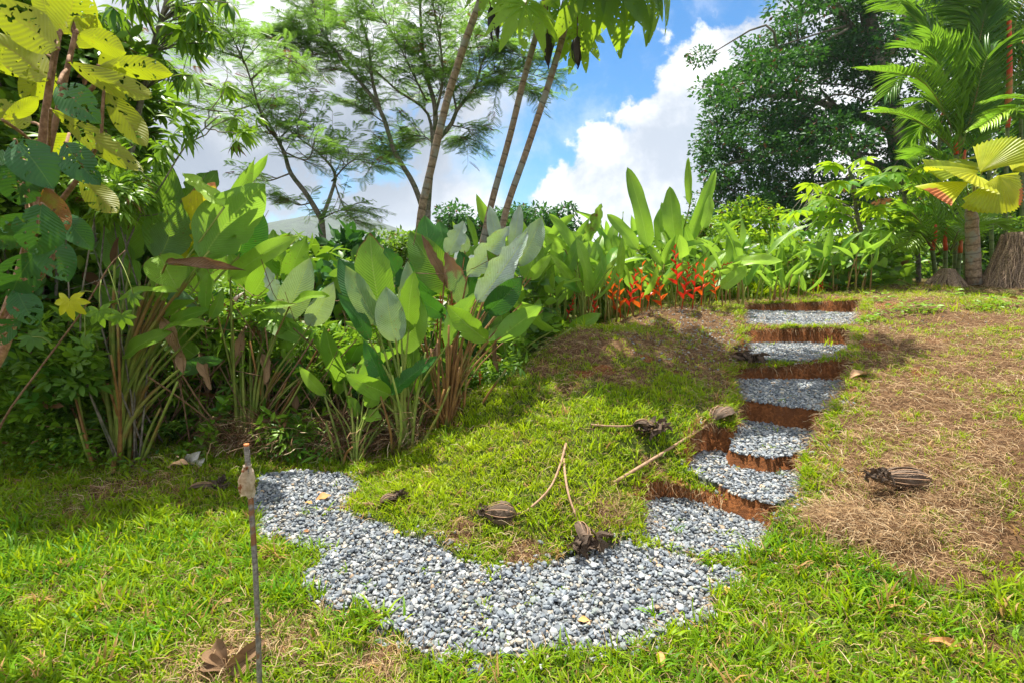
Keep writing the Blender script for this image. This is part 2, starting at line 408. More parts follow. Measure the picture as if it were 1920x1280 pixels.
# ------------------------------------------------------------------ ground mesh
def axis(lo, hi, s, far):
    a = np.arange(lo, hi, s); e = [s]
    while sum(e) < far*.58: e.append(e[-1]*1.22)
    c = np.cumsum(e); return np.concatenate([(lo-c)[::-1], a, hi+c])
ax = axis(-3.6, 5.6, .026, 1500); ay_ = axis(1.2, 9.2, .026, 1500)
X, Y = np.meshgrid(ax, ay_, indexing='ij')
Z = ground_z(X, Y)
tid = tread_id(X, Y); pth = on_path(X, Y)
near = (X > -4) & (X < 6) & (Y > 1) & (Y < 9.5)
Z = Z+np.where(near & (tid < 0) & ~pth, (fbm(X, Y, 30, 3, 12)-.5)*.014+(fbm(X, Y, 9, 3, 13)-.5)*.05*np.clip(dryness(X, Y)*1.5, 0, 1), 0)
# slope → riser mask
gzx = np.gradient(Z, axis=0)/np.maximum(np.gradient(X, axis=0), 1e-6); gzy = np.gradient(Z, axis=1)/np.maximum(np.gradient(Y, axis=1), 1e-6)
steep = np.clip((np.hypot(gzx, gzy)-1.0)/1.0, 0, 1)*near
def dil(a):
    b = a.copy(); b[1:] = np.maximum(b[1:], a[:-1]); b[:-1] = np.maximum(b[:-1], a[1:]); c = b.copy(); c[:, 1:] = np.maximum(c[:, 1:], b[:, :-1]); c[:, :-1] = np.maximum(c[:, :-1], b[:, 1:]); return c
riser = dil(steep)
soil = np.where(near, np.maximum(soilness(X, Y), riser), 0); dry = np.where(near, dryness(X, Y), .3)
bed = np.where((tid >= 0) | pth, 1.0, 0.0)*(1-riser)
mb = MB()
mb.add(np.stack([X, Y, Z], -1).reshape(-1, 3), [grid_faces(X.shape[0]-1, X.shape[1]-1)[:, ::-1]], np.stack([soil, dry, bed], -1).reshape(-1, 3))
m, g, out = newmat('earth')
co = g.add('ShaderNodeTexCoord').outputs['Object']
at = g.add('ShaderNodeAttribute', attribute_name='tint'); s_, d_, b_ = g.sep(at.outputs['Vector'])
n1 = g.noise(co, 45, 5, .7); n2 = g.noise(co, 7, 4, .6); n3 = g.noise(co, 160, 2, .6)
soilc = g.mix(g.ss(n1, .3, .7), (.085, .032, .013), (.33, .125, .042))
soilc = g.mix(g.ss(n2, .42, .60), soilc, (.14, .055, .022))
dryc = g.mix(g.ss(n1, .3, .7), (.045, .024, .012), (.20, .115, .058))  # ground under the straw darkened, painting shade into the gaps between strands
grn = g.mix(g.ss(n1, .3, .7), (.030, .050, .010), (.10, .13, .025))
c = g.mix(g.ss(g.m('ADD', d_, g.m('MULTIPLY', g.m('SUBTRACT', n2, .5), .7)), .18, .42), grn, dryc)
c = g.mix(g.ss(g.m('ADD', s_, g.m('MULTIPLY', g.m('SUBTRACT', n2, .5), .8)), .38, .60), c, soilc)
c = g.mix(b_, c, (.13, .135, .135))
pr = g.add('ShaderNodeBsdfPrincipled'); g.l.new(c, pr.inputs['Base Color']); pr.inputs['Roughness'].default_value = .95; pr.inputs['Specular IOR Level'].default_value = .1
b = g.add('ShaderNodeBump'); b.inputs['Strength'].default_value = .9; b.inputs['Distance'].default_value = .02
g.l.new(g.m('ADD', n1, g.m('MULTIPLY', n3, .4)), b.inputs['Height']); g.l.new(b.outputs[0], pr.inputs['Normal'])
g.l.new(pr.outputs[0], out.inputs[0]); M_EARTH = m
tag(mb.build('ground', M_EARTH), kind='structure')

# ------------------------------------------------------------------ gravel
def ico():
    t = (1+5**.5)/2
    V = unit(np.array([(-1, t, 0), (1, t, 0), (-1, -t, 0), (1, -t, 0), (0, -1, t), (0, 1, t), (0, -1, -t), (0, 1, -t), (t, 0, -1), (t, 0, 1), (-t, 0, -1), (-t, 0, 1)]))
    F = np.array([(0, 11, 5), (0, 5, 1), (0, 1, 7), (0, 7, 10), (0, 10, 11), (1, 5, 9), (5, 11, 4), (11, 10, 2), (10, 7, 6), (7, 1, 8), (3, 9, 4), (3, 4, 2), (3, 2, 6), (3, 6, 8), (3, 8, 9), (4, 9, 5), (2, 4, 11), (6, 2, 10), (8, 6, 7), (9, 8, 1)])
    return V, F
def rotmats(n, tilt=None):
    q = rng.standard_normal((n, 4)); q /= np.linalg.norm(q, axis=1, keepdims=True); w_, x, y, z = q.T
    return np.stack([np.stack([1-2*(y*y+z*z), 2*(x*y-z*w_), 2*(x*z+y*w_)], -1), np.stack([2*(x*y+z*w_), 1-2*(x*x+z*z), 2*(y*z-x*w_)], -1), np.stack([2*(x*z-y*w_), 2*(y*z+x*w_), 1-2*(x*x+y*y)], -1)], 1)
IV, IF = ico()
def rot_(k): r_ = np.random.default_rng(k); q, _ = np.linalg.qr(r_.standard_normal((3, 3))); return q
stoneT = []
for k in range(10):
    V = IV*(1+.30*rng.standard_normal((12, 1)).clip(-1, 1))
    V = np.clip(V@rot_(k), -.66, .66)*np.array([1.25, .95, .62])
    stoneT.append((V, [IF], np.zeros((12, 2))))
def scatter_stones(mb, x, y, z, sz):
    n = len(x); k = rng.integers(0, 10, n)
    yaw = rng.random(n)*2*PI; tl = rng.normal(0, .45, n); t2 = rng.normal(0, .45, n)
    cy, sy = np.cos(yaw), np.sin(yaw)
    Rz = np.zeros((n, 3, 3)); Rz[:, 0, 0] = cy; Rz[:, 0, 1] = -sy; Rz[:, 1, 0] = sy; Rz[:, 1, 1] = cy; Rz[:, 2, 2] = 1
    Rx = np.zeros((n, 3, 3)); Rx[:, 0, 0] = 1; Rx[:, 1, 1] = np.cos(tl); Rx[:, 1, 2] = -np.sin(tl); Rx[:, 2, 1] = np.sin(tl); Rx[:, 2, 2] = np.cos(tl)
    Ry = np.zeros((n, 3, 3)); Ry[:, 1, 1] = 1; Ry[:, 0, 0] = np.cos(t2); Ry[:, 0, 2] = np.sin(t2); Ry[:, 2, 0] = -np.sin(t2); Ry[:, 2, 2] = np.cos(t2)
    M = Rz@Rx@Ry*sz[:, None, None]
    pal = np.array([(.18, .21, .245), (.235, .265, .295), (.30, .32, .335), (.37, .38, .38), (.46, .46, .45), (.42, .38, .31), (.14, .165, .20), (.28, .32, .30), (.42, .30, .19)])
    pr_ = np.array([.24, .22, .18, .12, .045, .07, .08, .04, .015])
    c = pal[rng.choice(len(pal), n, p=pr_/pr_.sum())]*(.62+.5*rng.random((n, 1)))
    for q in range(10):
        s = k == q
        mb.inst(stoneT[q], M[s], np.stack([x, y, z], -1)[s], c[s])
mb = MB()
def jgrid(x0, x1, y0, y1, s):
    a, b = np.meshgrid(np.arange(x0, x1, s), np.arange(y0, y1, s)); a = a.ravel(); b = b.ravel()
    return a+rng.uniform(-.55, .55, a.size)*s, b+rng.uniform(-.55, .55, b.size)*s
for lay in range(2):
    x, y = jgrid(-2.2, 1.6, 1.7, 4.2, .0185); s = on_path(x, y)
    keep = rng.random(x.size) < (1.0 if lay == 0 else .55)
    x, y = x[s & keep], y[s & keep]
    sz = np.clip(rng.lognormal(math.log(.0105), .42, x.size), .006, .024)
    scatter_stones(mb, x, y, ground_z(x, y)+(.004 if lay == 0 else .016)+.004*rng.random(x.size), sz)
    x, y = jgrid(.5, 5.6, 2.4, 8.2, .021); t = tread_id(x, y); s = t >= 0
    keep = rng.random(x.size) < (1.0 if lay == 0 else .5)
    x, y = x[s & keep], y[s & keep]
    sz = np.clip(rng.lognormal(math.log(.0120), .28, x.size), .008, .024)
    scatter_stones(mb, x, y, ground_z(x, y)+(.004 if lay == 0 else .014)+.004*rng.random(x.size), sz)
# strays: spilled stones along edges and on the mound by the steps
for px, py, r, n in [(1300, 595, .45, 500), (1290, 640, .35, 260), (1350, 640, .2, 120), (1230, 660, .2, 60), (1380, 1060, .16, 120), (1400, 945, .1, 60), (1350, 975, .08, 40), (1440, 765, .12, 60), (1560, 760, .08, 30), (1660, 600, .4, 60), (1400, 690, .1, 30), (1560, 680, .1, 40), (1480, 870, .1, 40), (1330, 830, .06, 20)]:
    c = Gc(px, py); x = c[0]+rng.normal(0, r, n); y = c[1]+rng.normal(0, r*1.3, n)
    scatter_stones(mb, x, y, ground_z(x, y)+.003, np.clip(rng.lognormal(math.log(.011), .3, n), .006, .02))
i = rng.integers(0, len(PATH), 700); f = rng.random(700)[:, None]; e = PATH[i]*(1-f)+PATH[(i+1) % len(PATH)]*f+rng.normal(0, .035, (700, 2))
scatter_stones(mb, e[:, 0], e[:, 1], ground_z(e[:, 0], e[:, 1])+.004, np.clip(rng.lognormal(math.log(.0125), .3, 700), .006, .022))
for z_, poly in TREADS:
    i = rng.integers(0, len(poly), 420); f = rng.random(420)[:, None]; e = poly[i]*(1-f)+poly[(i+1) % len(poly)]*f+rng.normal(0, .045, (420, 2)); s = ground_z(e[:, 0], e[:, 1]) < z_+.06; e = e[s]
    scatter_stones(mb, e[:, 0], e[:, 1], ground_z(e[:, 0], e[:, 1])+.004, np.clip(rng.lognormal(math.log(.0115), .35, len(e)), .006, .02))
m, g, out = newmat('river_stone')
at = g.add('ShaderNodeAttribute', attribute_name='tint'); co = g.add('ShaderNodeTexCoord').outputs['Object']
n1 = g.noise(co, 220, 4, .7); c = g.mix(1.0, at.outputs['Color'], g.mix(n1, (.55, .55, .55), (1.4, 1.4, 1.4)), 'MULTIPLY')
pr = g.add('ShaderNodeBsdfPrincipled'); g.l.new(c, pr.inputs['Base Color']); pr.inputs['Roughness'].default_value = .62; pr.inputs['Specular IOR Level'].default_value = .4
b = g.add('ShaderNodeBump'); b.inputs['Strength'].default_value = .35; b.inputs['Distance'].default_value = .003
g.l.new(n1, b.inputs['Height']); g.l.new(b.outputs[0], pr.inputs['Normal']); g.l.new(pr.outputs[0], out.inputs[0])
tag(mb.build('gravel', m, smooth=False), 'loose blue-grey gravel filling the winding path and the six stair treads', 'gravel', kind='stuff')

# ------------------------------------------------------------------ grass and straw
def blade(bend, wid, L=1.0, seg=3, w0=.75):
    t = np.linspace(0, 1, seg+1); a = t*bend
    y = np.cumsum(np.concatenate([[0], np.sin(a[1:])]))*L/seg; z = np.cumsum(np.concatenate([[0], np.cos(a[1:])]))*L/seg
    wv = wid*np.array([w0, 1, .8, .02][:seg+1]) if seg == 3 else wid*np.sin(PI*np.clip(t*.85+.15, 0, 1))
    V = np.concatenate([np.stack([-wv/2, y, z], -1), np.stack([wv/2, y, z], -1)])
    n = seg+1; F = np.array([(i, i+n, i+n+1, i+1) for i in range(seg)])
    U = np.concatenate([np.stack([t, -np.ones(n)*.5], -1), np.stack([t, np.ones(n)*.5], -1)])
    return V, F, U
def tuft(nb, spread, lmin, lmax, wid, bmin, bmax):
    Vs, Fs, Us = [], [], []; o = 0
    for k in range(nb):
        L = rng.uniform(lmin, lmax); V, F, U = blade(rng.uniform(bmin, bmax), wid*rng.uniform(.7, 1.3), L)
        a = rng.random()*2*PI; ca, sa = math.cos(a), math.sin(a)
        V = V@np.array([[ca, sa, 0], [-sa, ca, 0], [0, 0, 1]])+np.array([rng.normal(0, spread), rng.normal(0, spread), 0])
        Vs.append(V); Fs.append(F+o); Us.append(U); o += len(V)
    return np.concatenate(Vs), [np.concatenate(Fs)], np.concatenate(Us)
tuftT = [tuft(7, .016, .028, .065, .0062, .5, 1.9) for _ in range(8)]
tuftLong = [tuft(7, .014, .06, .12, .0075, .5, 1.8) for _ in range(6)]
def yaws(n, s, lean=.0):
    a = rng.random(n)*2*PI; M = np.zeros((n, 3, 3)); M[:, 0, 0] = np.cos(a); M[:, 0, 1] = -np.sin(a); M[:, 1, 0] = np.sin(a); M[:, 1, 1] = np.cos(a); M[:, 2, 2] = 1
    if lean:
        M[:, 0, 2] = rng.normal(0, lean, n); M[:, 1, 2] = rng.normal(0, lean, n)
    return M*np.asarray(s)[:, None, None] if np.ndim(s) else M*s
def seen(x, y, margin=60):
    z = base_z(x, y); dx, dy, dz = x, y, z-CAMH
    f = dy*CT-dz*ST; upc = dy*ST+dz*CT; px = 960+960*dx/np.maximum(f, .01); py = 640-960*upc/np.maximum(f, .01)
    return (f > .2) & (px > -margin) & (px < 1920+margin) & (py < 1280+margin*2)
mb = MB()
x1, y1 = jgrid(-4.2, 5.5, 1.1, 5.2, .026); x2, y2 = jgrid(-3, 7.5, 5.2, 12, .05)
x = np.concatenate([x1, x2]); y = np.concatenate([y1, y2]); s = seen(x, y); x, y = x[s], y[s]
dr = dryness(x, y); so_ = soilness(x, y); bare = (tread_id(x, y, .015) >= 0) | on_path(x, y)
lush = fbm(x, y, 1.3, 3, 21); fine = fbm(x, y, 9, 3, 22)
zA = ground_z(x, y+.03); zB = ground_z(x, y-.03); steepm = np.abs(zA-zB) > .07
prob = np.clip((1.06-1.12*dr)*(.24+1.45*fine)+.5*np.clip(fbm(x, y, 5, 3, 23)-.56, 0, 1)*7*dr, .05, 1)*(1-.85*so_)
prob = np.where(steepm, .22, prob); prob = np.where(bare, .010, prob)
s = rng.random(x.size) < prob*np.where(y > 5.2, 1, np.clip(1.25-.12*y, .7, 1)); x, y, dr, lush = x[s], y[s], dr[s], lush[s]
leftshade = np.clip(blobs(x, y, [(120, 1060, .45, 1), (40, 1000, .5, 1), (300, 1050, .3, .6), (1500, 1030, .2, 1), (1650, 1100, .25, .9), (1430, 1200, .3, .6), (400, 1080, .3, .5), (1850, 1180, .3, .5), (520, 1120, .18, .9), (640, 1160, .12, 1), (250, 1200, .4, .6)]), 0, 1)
sunlit_bank = blobs(x, y, [(850, 900, .55, 1), (980, 850, .5, 1), (900, 980, .35, .8), (1080, 900, .4, .8), (1220, 725, .2, .8)])  # sunlit look of the bank put into the tuft colour as extra yellow
big = rng.random(x.size) < (.06+.55*leftshade)*(1-dr)
n = x.size; z = ground_z(x, y)-.004
sc_ = rng.uniform(.65, 1.3, n)*(1-.35*dr)*np.where(y > 5.2, 1.5, 1)
cg = np.stack([rng.normal(.5, .16, n).clip(0, 1), (rng.normal(.45, .2, n)+.30*dr+.35*sunlit_bank-.35*leftshade-.5*(lush-.5)).clip(0, 1), np.where(rng.random(n) < .05+.12*dr, 1, 0.0)], -1)
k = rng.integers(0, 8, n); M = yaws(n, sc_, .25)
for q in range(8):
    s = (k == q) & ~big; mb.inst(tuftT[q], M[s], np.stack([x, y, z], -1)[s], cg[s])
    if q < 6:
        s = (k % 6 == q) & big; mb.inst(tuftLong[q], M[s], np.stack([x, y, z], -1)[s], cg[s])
print('grass tufts', n)
M_GRASS = leafmat('grass_blade', (.060, .200, .004), (.31, .40, .004), trans=(.44, .58, .008), tf=.38, rough=.5, spec=.2, brown=(.42, .26, .09))
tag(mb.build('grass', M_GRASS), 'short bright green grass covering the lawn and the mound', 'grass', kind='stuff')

# straw: thin curled ribbons lying on the dry slope
def strand(seg=4):
    t = np.linspace(0, 1, seg+1); c = rng.uniform(-1.1, 1.1); a = c*(t-.5)+rng.normal(0, .25, seg+1)
    xx = np.cumsum(np.sin(a))/(seg+1); yy = np.cumsum(np.cos(a))/(seg+1); zz = .12*np.sin(PI*t)+rng.uniform(0, .10, seg+1)
    wv = .017*np.array([.6, 1, 1, .8, .2]); V = np.concatenate([np.stack([xx-wv/2, yy, zz], -1), np.stack([xx+wv/2, yy, zz+.01], -1)]); n = seg+1
    F = np.array([(i, i+n, i+n+1, i+1) for i in range(seg)]); return V, [F], np.concatenate([np.stack([t, t*0], -1)]*2)
strT = [strand() for _ in range(12)]
mb = MB()
N = 330000
yy = rng.uniform(1.3, 9.5, N)**1; xx = rng.uniform(-1.05, 1.05, N)*yy; 
s = rng.random(N) < np.clip(3.2/yy, 0, 1)**1.0; xx, yy = xx[s], yy[s]; s = seen(xx, yy); xx, yy = xx[s], yy[s]
dr = dryness(xx, yy); bare = (tread_id(xx, yy, .0) >= 0) | on_path(xx, yy)
s = (rng.random(xx.size) < np.clip((.18+dr*1.5)*(.25+1.6*(fbm(xx, yy, 7, 3, 61)-.15)), 0, 1)) & ~bare; xx, yy, dr = xx[s], yy[s], dr[s]
# extra heaps of raked straw
hp = []
for px, py, r, q in [(1600, 985, .13, 2600), (1680, 1010, .10, 1500), (1560, 975, .06, 600), (1850, 945, .18, 900), (1790, 900, .2, 700), (1630, 640, .4, 500), (430, 1235, .14, 500), (1160, 965, .09, 300), (1700, 570, .8, 900)]:
    c = Gc(px, py); hp.append(np.stack([c[0]+rng.normal(0, r, q), c[1]+rng.normal(0, r*.6, q)], -1))
hp = np.concatenate(hp); nh = len(hp); xx = np.concatenate([xx, hp[:, 0]]); yy = np.concatenate([yy, hp[:, 1]]); dr = np.concatenate([dr, np.ones(nh)])
n = xx.size; z = ground_z(xx, yy)+rng.uniform(0, .012, n)
z[-nh:] += rng.uniform(0, .03, nh)*np.exp(-0)
sc_ = rng.uniform(.04, .13, n); M = yaws(n, sc_, .3)
M[:, 2, 0] = rng.normal(0, .3, n)*sc_; M[:, 2, 1] = rng.normal(0, .25, n)*sc_
k = rng.integers(0, 12, n); cg = np.stack([rng.normal(.5, .22, n).clip(0, 1), rng.random(n), rng.random(n)], -1)
for q in range(12):
    s = k == q; mb.inst(strT[q], M[s], np.stack([xx, yy, z], -1)[s], cg[s])
print('straw', n)
m, g, out = newmat('straw')
at = g.add('ShaderNodeAttribute', attribute_name='tint'); r_, g_, b_ = g.sep(at.outputs['Vector'])
c = g.mix(g.ss(r_, .2, .8), (.14, .07, .035), (.62, .425, .225)); c = g.mix(g.ss(g_, .8, .95), c, (.68, .54, .34)); c = g.mix(g.ss(b_, .85, .95), c, (.10, .045, .02))
pr = g.add('ShaderNodeBsdfPrincipled'); g.l.new(c, pr.inputs['Base Color']); pr.inputs['Roughness'].default_value = .7; pr.inputs['Specular IOR Level'].default_value = .2
tr = g.add('ShaderNodeBsdfTranslucent'); g.l.new(c, tr.inputs[0]); mx = g.add('ShaderNodeMixShader'); mx.inputs[0].default_value = .25
g.l.new(pr.outputs[0], mx.inputs[1]); g.l.new(tr.outputs[0], mx.inputs[2]); g.l.new(mx.outputs[0], out.inputs[0]); M_STRAW = m
tag(mb.build('dry_grass', M_STRAW), 'brown dry cut grass lying over the slope right of the stairs', 'dry grass', kind='stuff')
# ------------------------------------------------------------------ vegetation materials
M_CAL = leafmat('paddle_leaf', (.038, .150, .018), (.20, .36, .020), under=(.13, .27, .075), trans=(.28, .50, .03), tf=.38, rough=.40, veins=26, bump=.5, vs=.45, rib=(.30, .42, .09))
M_CALS = leafmat('silver_leaf', (.36, .43, .40), (.20, .38, .10), under=(.05, .17, .03), trans=(.40, .58, .10), tf=.25, rough=.30, veins=24, bump=.6, vs=.35, rib=(.42, .50, .20), brown=(.28, .15, .07))
M_CALD = leafmat('dark_paddle_leaf', (.012, .085, .020), (.05, .18, .02), under=(.11, .22, .08), trans=(.10, .30, .02), tf=.25, rough=.33, veins=22, bump=.6, vs=.35, rib=(.10, .25, .04))
M_DEAD = leafmat('dead_leaf', (.25, .135, .065), (.42, .27, .15), trans=(.3, .16, .06), tf=.12, rough=.7, veins=22, bump=.8, vs=.5, rib=(.12, .06, .03))
M_HEL = leafmat('heliconia_leaf', (.060, .215, .018), (.26, .42, .035), under=(.16, .33, .06), trans=(.34, .58, .05), tf=.40, rough=.34, veins=30, bump=.3, vs=.3, rib=(.32, .46, .10))
M_UND = leafmat('undergrowth_leaf', (.025, .115, .010), (.17, .30, .015), trans=(.24, .42, .02), tf=.35, rough=.42, brown=(.16, .08, .03))
M_STALK = barkmat('green_stalk', (.13, .20, .03), (.26, .30, .06), (.22, .13, .04), scale=12, bump=.15, rough=.5)
M_RSTALK = barkmat('reddish_stalk', (.16, .07, .025), (.30, .17, .05), (.14, .18, .04), scale=12, bump=.2, rough=.55)
M_BARK = barkmat('grey_bark', (.10, .085, .065), (.26, .23, .18), (.08, .10, .05), scale=26, bump=.6)
M_CBARK = barkmat('ringed_bark', (.17, .115, .075), (.34, .25, .17), (.25, .24, .20), scale=22, rings=7, bump=.5)
M_TWIG = barkmat('brown_twig', (.14, .075, .04), (.33, .20, .12), scale=40, bump=.4)
M_FEA = leafmat('feathery_leaf', (.035, .125, .026), (.15, .29, .04), trans=(.26, .48, .06), tf=.42, rough=.5)
M_BIG = leafmat('glossy_tree_leaf', (.010, .070, .022), (.055, .19, .022), trans=(.09, .27, .02), tf=.22, rough=.55, spec=.2)
M_LIME = leafmat('lime_leaf', (.075, .24, .012), (.27, .42, .015), trans=(.42, .62, .02), tf=.42, rough=.55, spec=.15)
M_MIC = leafmat('velvet_leaf', (.018, .125, .022), (.09, .22, .02), under=(.26, .27, .022), trans=(.38, .46, .010), tf=.42, rough=.45, veins=14, bump=.22, vs=.14, holes=48, rib=(.26, .16, .05), brown=(.30, .13, .02))
M_MICD = leafmat('velvet_leaf_dark', (.012, .085, .022), (.05, .15, .02), trans=(.10, .26, .015), tf=.15, rough=.38, veins=14, bump=.25, vs=.15, holes=48, rib=(.07, .16, .03))
M_YELL = leafmat('yellow_lit_leaf', (.40, .42, .02), (.62, .50, .02), trans=(.80, .72, .02), tf=.45, rough=.45, veins=24, bump=.4, vs=.25, rib=(.6, .55, .2), brown=(.30, .13, .06))  # yellow of light coming through one leaf, put into its colour
M_CEC = leafmat('lobed_leaf', (.05, .16, .02), (.15, .28, .02), under=(.14, .24, .04), trans=(.42, .62, .03), tf=.45, rough=.5, holes=30, bump=.2, veins=0)
M_PALM = leafmat('palm_leaflet', (.030, .150, .018), (.24, .38, .02), trans=(.26, .50, .03), tf=.33, rough=.33, brown=(.55, .33, .04))
M_FAN = leafmat('fan_leaf', (.12, .27, .015), (.46, .46, .015), trans=(.62, .66, .02), tf=.48, rough=.4, brown=(.50, .16, .05))

# ------------------------------------------------------------------ leaf builders
def prof(t, kind='paddle'):
    if kind == 'paddle': return np.clip(np.sin(PI*np.clip(t, 0, 1)**.80), 0, 1)**.62*(1-.35*np.clip((t-.8)/.2, 0, 1))
    if kind == 'oval': return np.clip(np.sin(PI*t), 0, 1)**.75
    if kind == 'strap': return np.clip(t*7+.12, 0, 1)*np.clip((1-t)*3.2, 0, 1)**.6
    if kind == 'lance': return np.clip(np.sin(PI*np.clip(t, 0, 1)**.7), 0, 1)**1.15
def big_leaf(mb, base, tip, width, roll=0., fold=.25, bow=.06, kind='paddle', col=(.5, .3, 0), nu=18, nv=8, wave=.02, torn=0., tipbrown=0., mi=0, viewer=None, curl=0.):
    base = np.asarray(base, float); tip = np.asarray(tip, float); ax_ = tip-base; L = np.linalg.norm(ax_); a = ax_/L
    vw = np.array([0, 0, CAMH]) if viewer is None else viewer
    n = vw-(base+tip)/2; n = n-a*np.dot(n, a); n /= np.linalg.norm(n); s = np.cross(a, n)
    cr, sr = math.cos(R(roll)), math.sin(R(roll)); n, s = n*cr+s*sr, s*cr-n*sr
    t = np.linspace(0, 1, nu+1); vv = np.linspace(-1, 1, nv+1)
    T, Vv = np.meshgrid(t, vv, indexing='ij'); w_ = prof(T, kind)*width/2; ph = rng.random()*6
    ragged = 1-torn*np.clip(fbm(T*9+ph*7, Vv*.7+ph, 1.6, 3, 5)-.45, 0, 1)*2.2*(np.abs(Vv) > .7) if torn else 1
    x = Vv*w_*ragged*np.cos(fold*np.abs(Vv))
    h = np.abs(Vv)*w_*math.sin(fold)+wave*L*np.sin(T*11+ph+Vv*1.4)*np.abs(Vv)**1.5-curl*width*(Vv**2)*T
    bw = bow*L*np.sin(PI*T)*1.0
    sidebow = .03*L*math.sin(ph*9)*np.sin(PI*T)
    Vt = base+T[..., None]*ax_+x[..., None]*s+sidebow[..., None]*s+(h+bw)[..., None]*n
    c = np.tile(np.asarray(col, float), ((nu+1)*(nv+1), 1))
    c[:, 0] += (.12*(fbm(T*3+ph*5, Vv+ph, 2, 2, 6)-.5)*2).ravel()
    if tipbrown:
        c[:, 2] = np.clip(c[:, 2]+tipbrown*(T.ravel()**3+.5*(np.abs(Vv.ravel()) > .9)*(T.ravel() > .4)), 0, 1)
    mb.add(Vt.reshape(-1, 3), [grid_faces(nu, nv)], c, np.stack([T, Vv], -1).reshape(-1, 2), mi)
def leafT(kind='oval', nu=3, fold=.3, droop=.25, wid=.4, nv=2):
    t = np.linspace(0, 1, nu+1); vv = np.linspace(-1, 1, nv+1); T, V_ = np.meshgrid(t, vv, indexing='ij')
    w_ = prof(np.clip(T, .03, .985), kind)*wid/2
    V = np.stack([V_*w_, T*(1-.1*droop*T), np.abs(V_)*w_*fold-droop*T*T], -1).reshape(-1, 3)
    return V, [grid_faces(nu, nv)], np.stack([T, V_], -1).reshape(-1, 2)
def join(parts):
    V, F, U = [], {}, []; o = 0
    for v, f, u_ in parts:
        V.append(v); U.append(u_)
        for q in f: F.setdefault(q.shape[1], []).append(q+o)
        o += len(v)
    return np.concatenate(V), [np.concatenate(q) for q in F.values()], np.concatenate(U)
def xform(T, M, p=(0, 0, 0)): return T[0]@np.asarray(M).T+np.asarray(p), T[1], T[2]
def rotz(a): c, s = math.cos(a), math.sin(a); return np.array([[c, -s, 0], [s, c, 0], [0, 0, 1.]])
def rotx(a): c, s = math.cos(a), math.sin(a); return np.array([[1, 0, 0], [0, c, -s], [0, s, c]])
OV = leafT('oval', 3, .3, .2, .45); LA = leafT('lance', 4, .25, .35, .24); TINY = leafT('oval', 2, .3, .15, .5)
# a twig end with five leaves, length ~1
SPRIG = join([xform(xform(LA, np.eye(3)*.62), rotz(a)@rotx(b), (0, .15*i, 0)) for i, (a, b) in enumerate([(1.1, .1), (-1.0, .0), (.7, -.2), (-.6, -.1), (0, -.3)])])
OSPRIG = join([xform(xform(OV, np.eye(3)*.6), rotz(a)@rotx(b), (0, .16*i, 0)) for i, (a, b) in enumerate([(1.2, .2), (-1.1, .1), (.8, .1), (-.7, .2), (0, .1)])])
DROOP = join([xform(xform(LA, np.eye(3)*rng.uniform(.7, 1)), rotz(a)@rotx(b)) for a, b in [(.3, -.9), (1.5, -.7), (2.8, -1.0), (-1.2, -.8), (-2.3, -.9), (.9, -.3), (-.4, -.4), (3.8, -.2)]])
def palmateT(n=8, fold=.25, droop=.4, wid=.34):
    return join([xform(xform(leafT('oval', 4, fold, droop, wid), np.eye(3)*(.75+.25*math.cos((i-(n-1)/2)*.36))), rotz((i-(n-1)/2)*5.2/n)) for i in range(n)])
PALMATE = palmateT()
# bipinnate feathery leaf
def feather(npair=9):
    ps = []
    for i in range(npair):
        t = (i+1)/(npair+.5); l = .42*math.sin(PI*(.15+.8*t))**.7
        for sg in (-1, 1):
            for q in range(1):
                V = np.array([[0, 0, 0], [.035, .5, .012], [0, 1, -.06], [-.035, .5, .012]])*np.array([1, l, l])
                ps.append(((V@rotz(-sg*1.12).T)+np.array([0, t, -.25*t*t]), [np.array([[0, 1, 2, 3]])], np.array([[0, 0], [.5, .5], [1, 0], [.5, -.5]])))
    V = np.array([[-.006, 0, 0], [.006, 0, 0], [.004, 1, -.25], [-.004, 1, -.25]]); ps.append((V, [np.array([[0, 1, 2, 3]])], np.zeros((4, 2))))
    return join(ps)
FEATHER = feather()

def place(mb, T, pos, d, up, size, tint, wid=1.0):
    """instances of template T at pos pointing along d"""
    n = len(pos); size = np.broadcast_to(size, (n,)); mb.inst(T, frames(d, up, size, size*wid), pos, tint)
def rdir(n, zmin=-.3, zmax=1.0):
    a = rng.random(n)*2*PI; z = rng.uniform(zmin, zmax, n); q = np.sqrt(1-np.clip(z*z, 0, 1)); return np.stack([q*np.cos(a), q*np.sin(a), z], -1)
def tints(n, v=.5, vs=.18, g=.4, gs=.25, b=.0, bp=.03):
    return np.stack([rng.normal(v, vs, n).clip(0, 1.1), rng.normal(g, gs, n).clip(0, 1), np.where(rng.random(n) < bp, 1, b)], -1)
def upj(n, j=.35): return unit(np.array([0, 0, 1.])+rng.normal(0, j, (n, 3)))

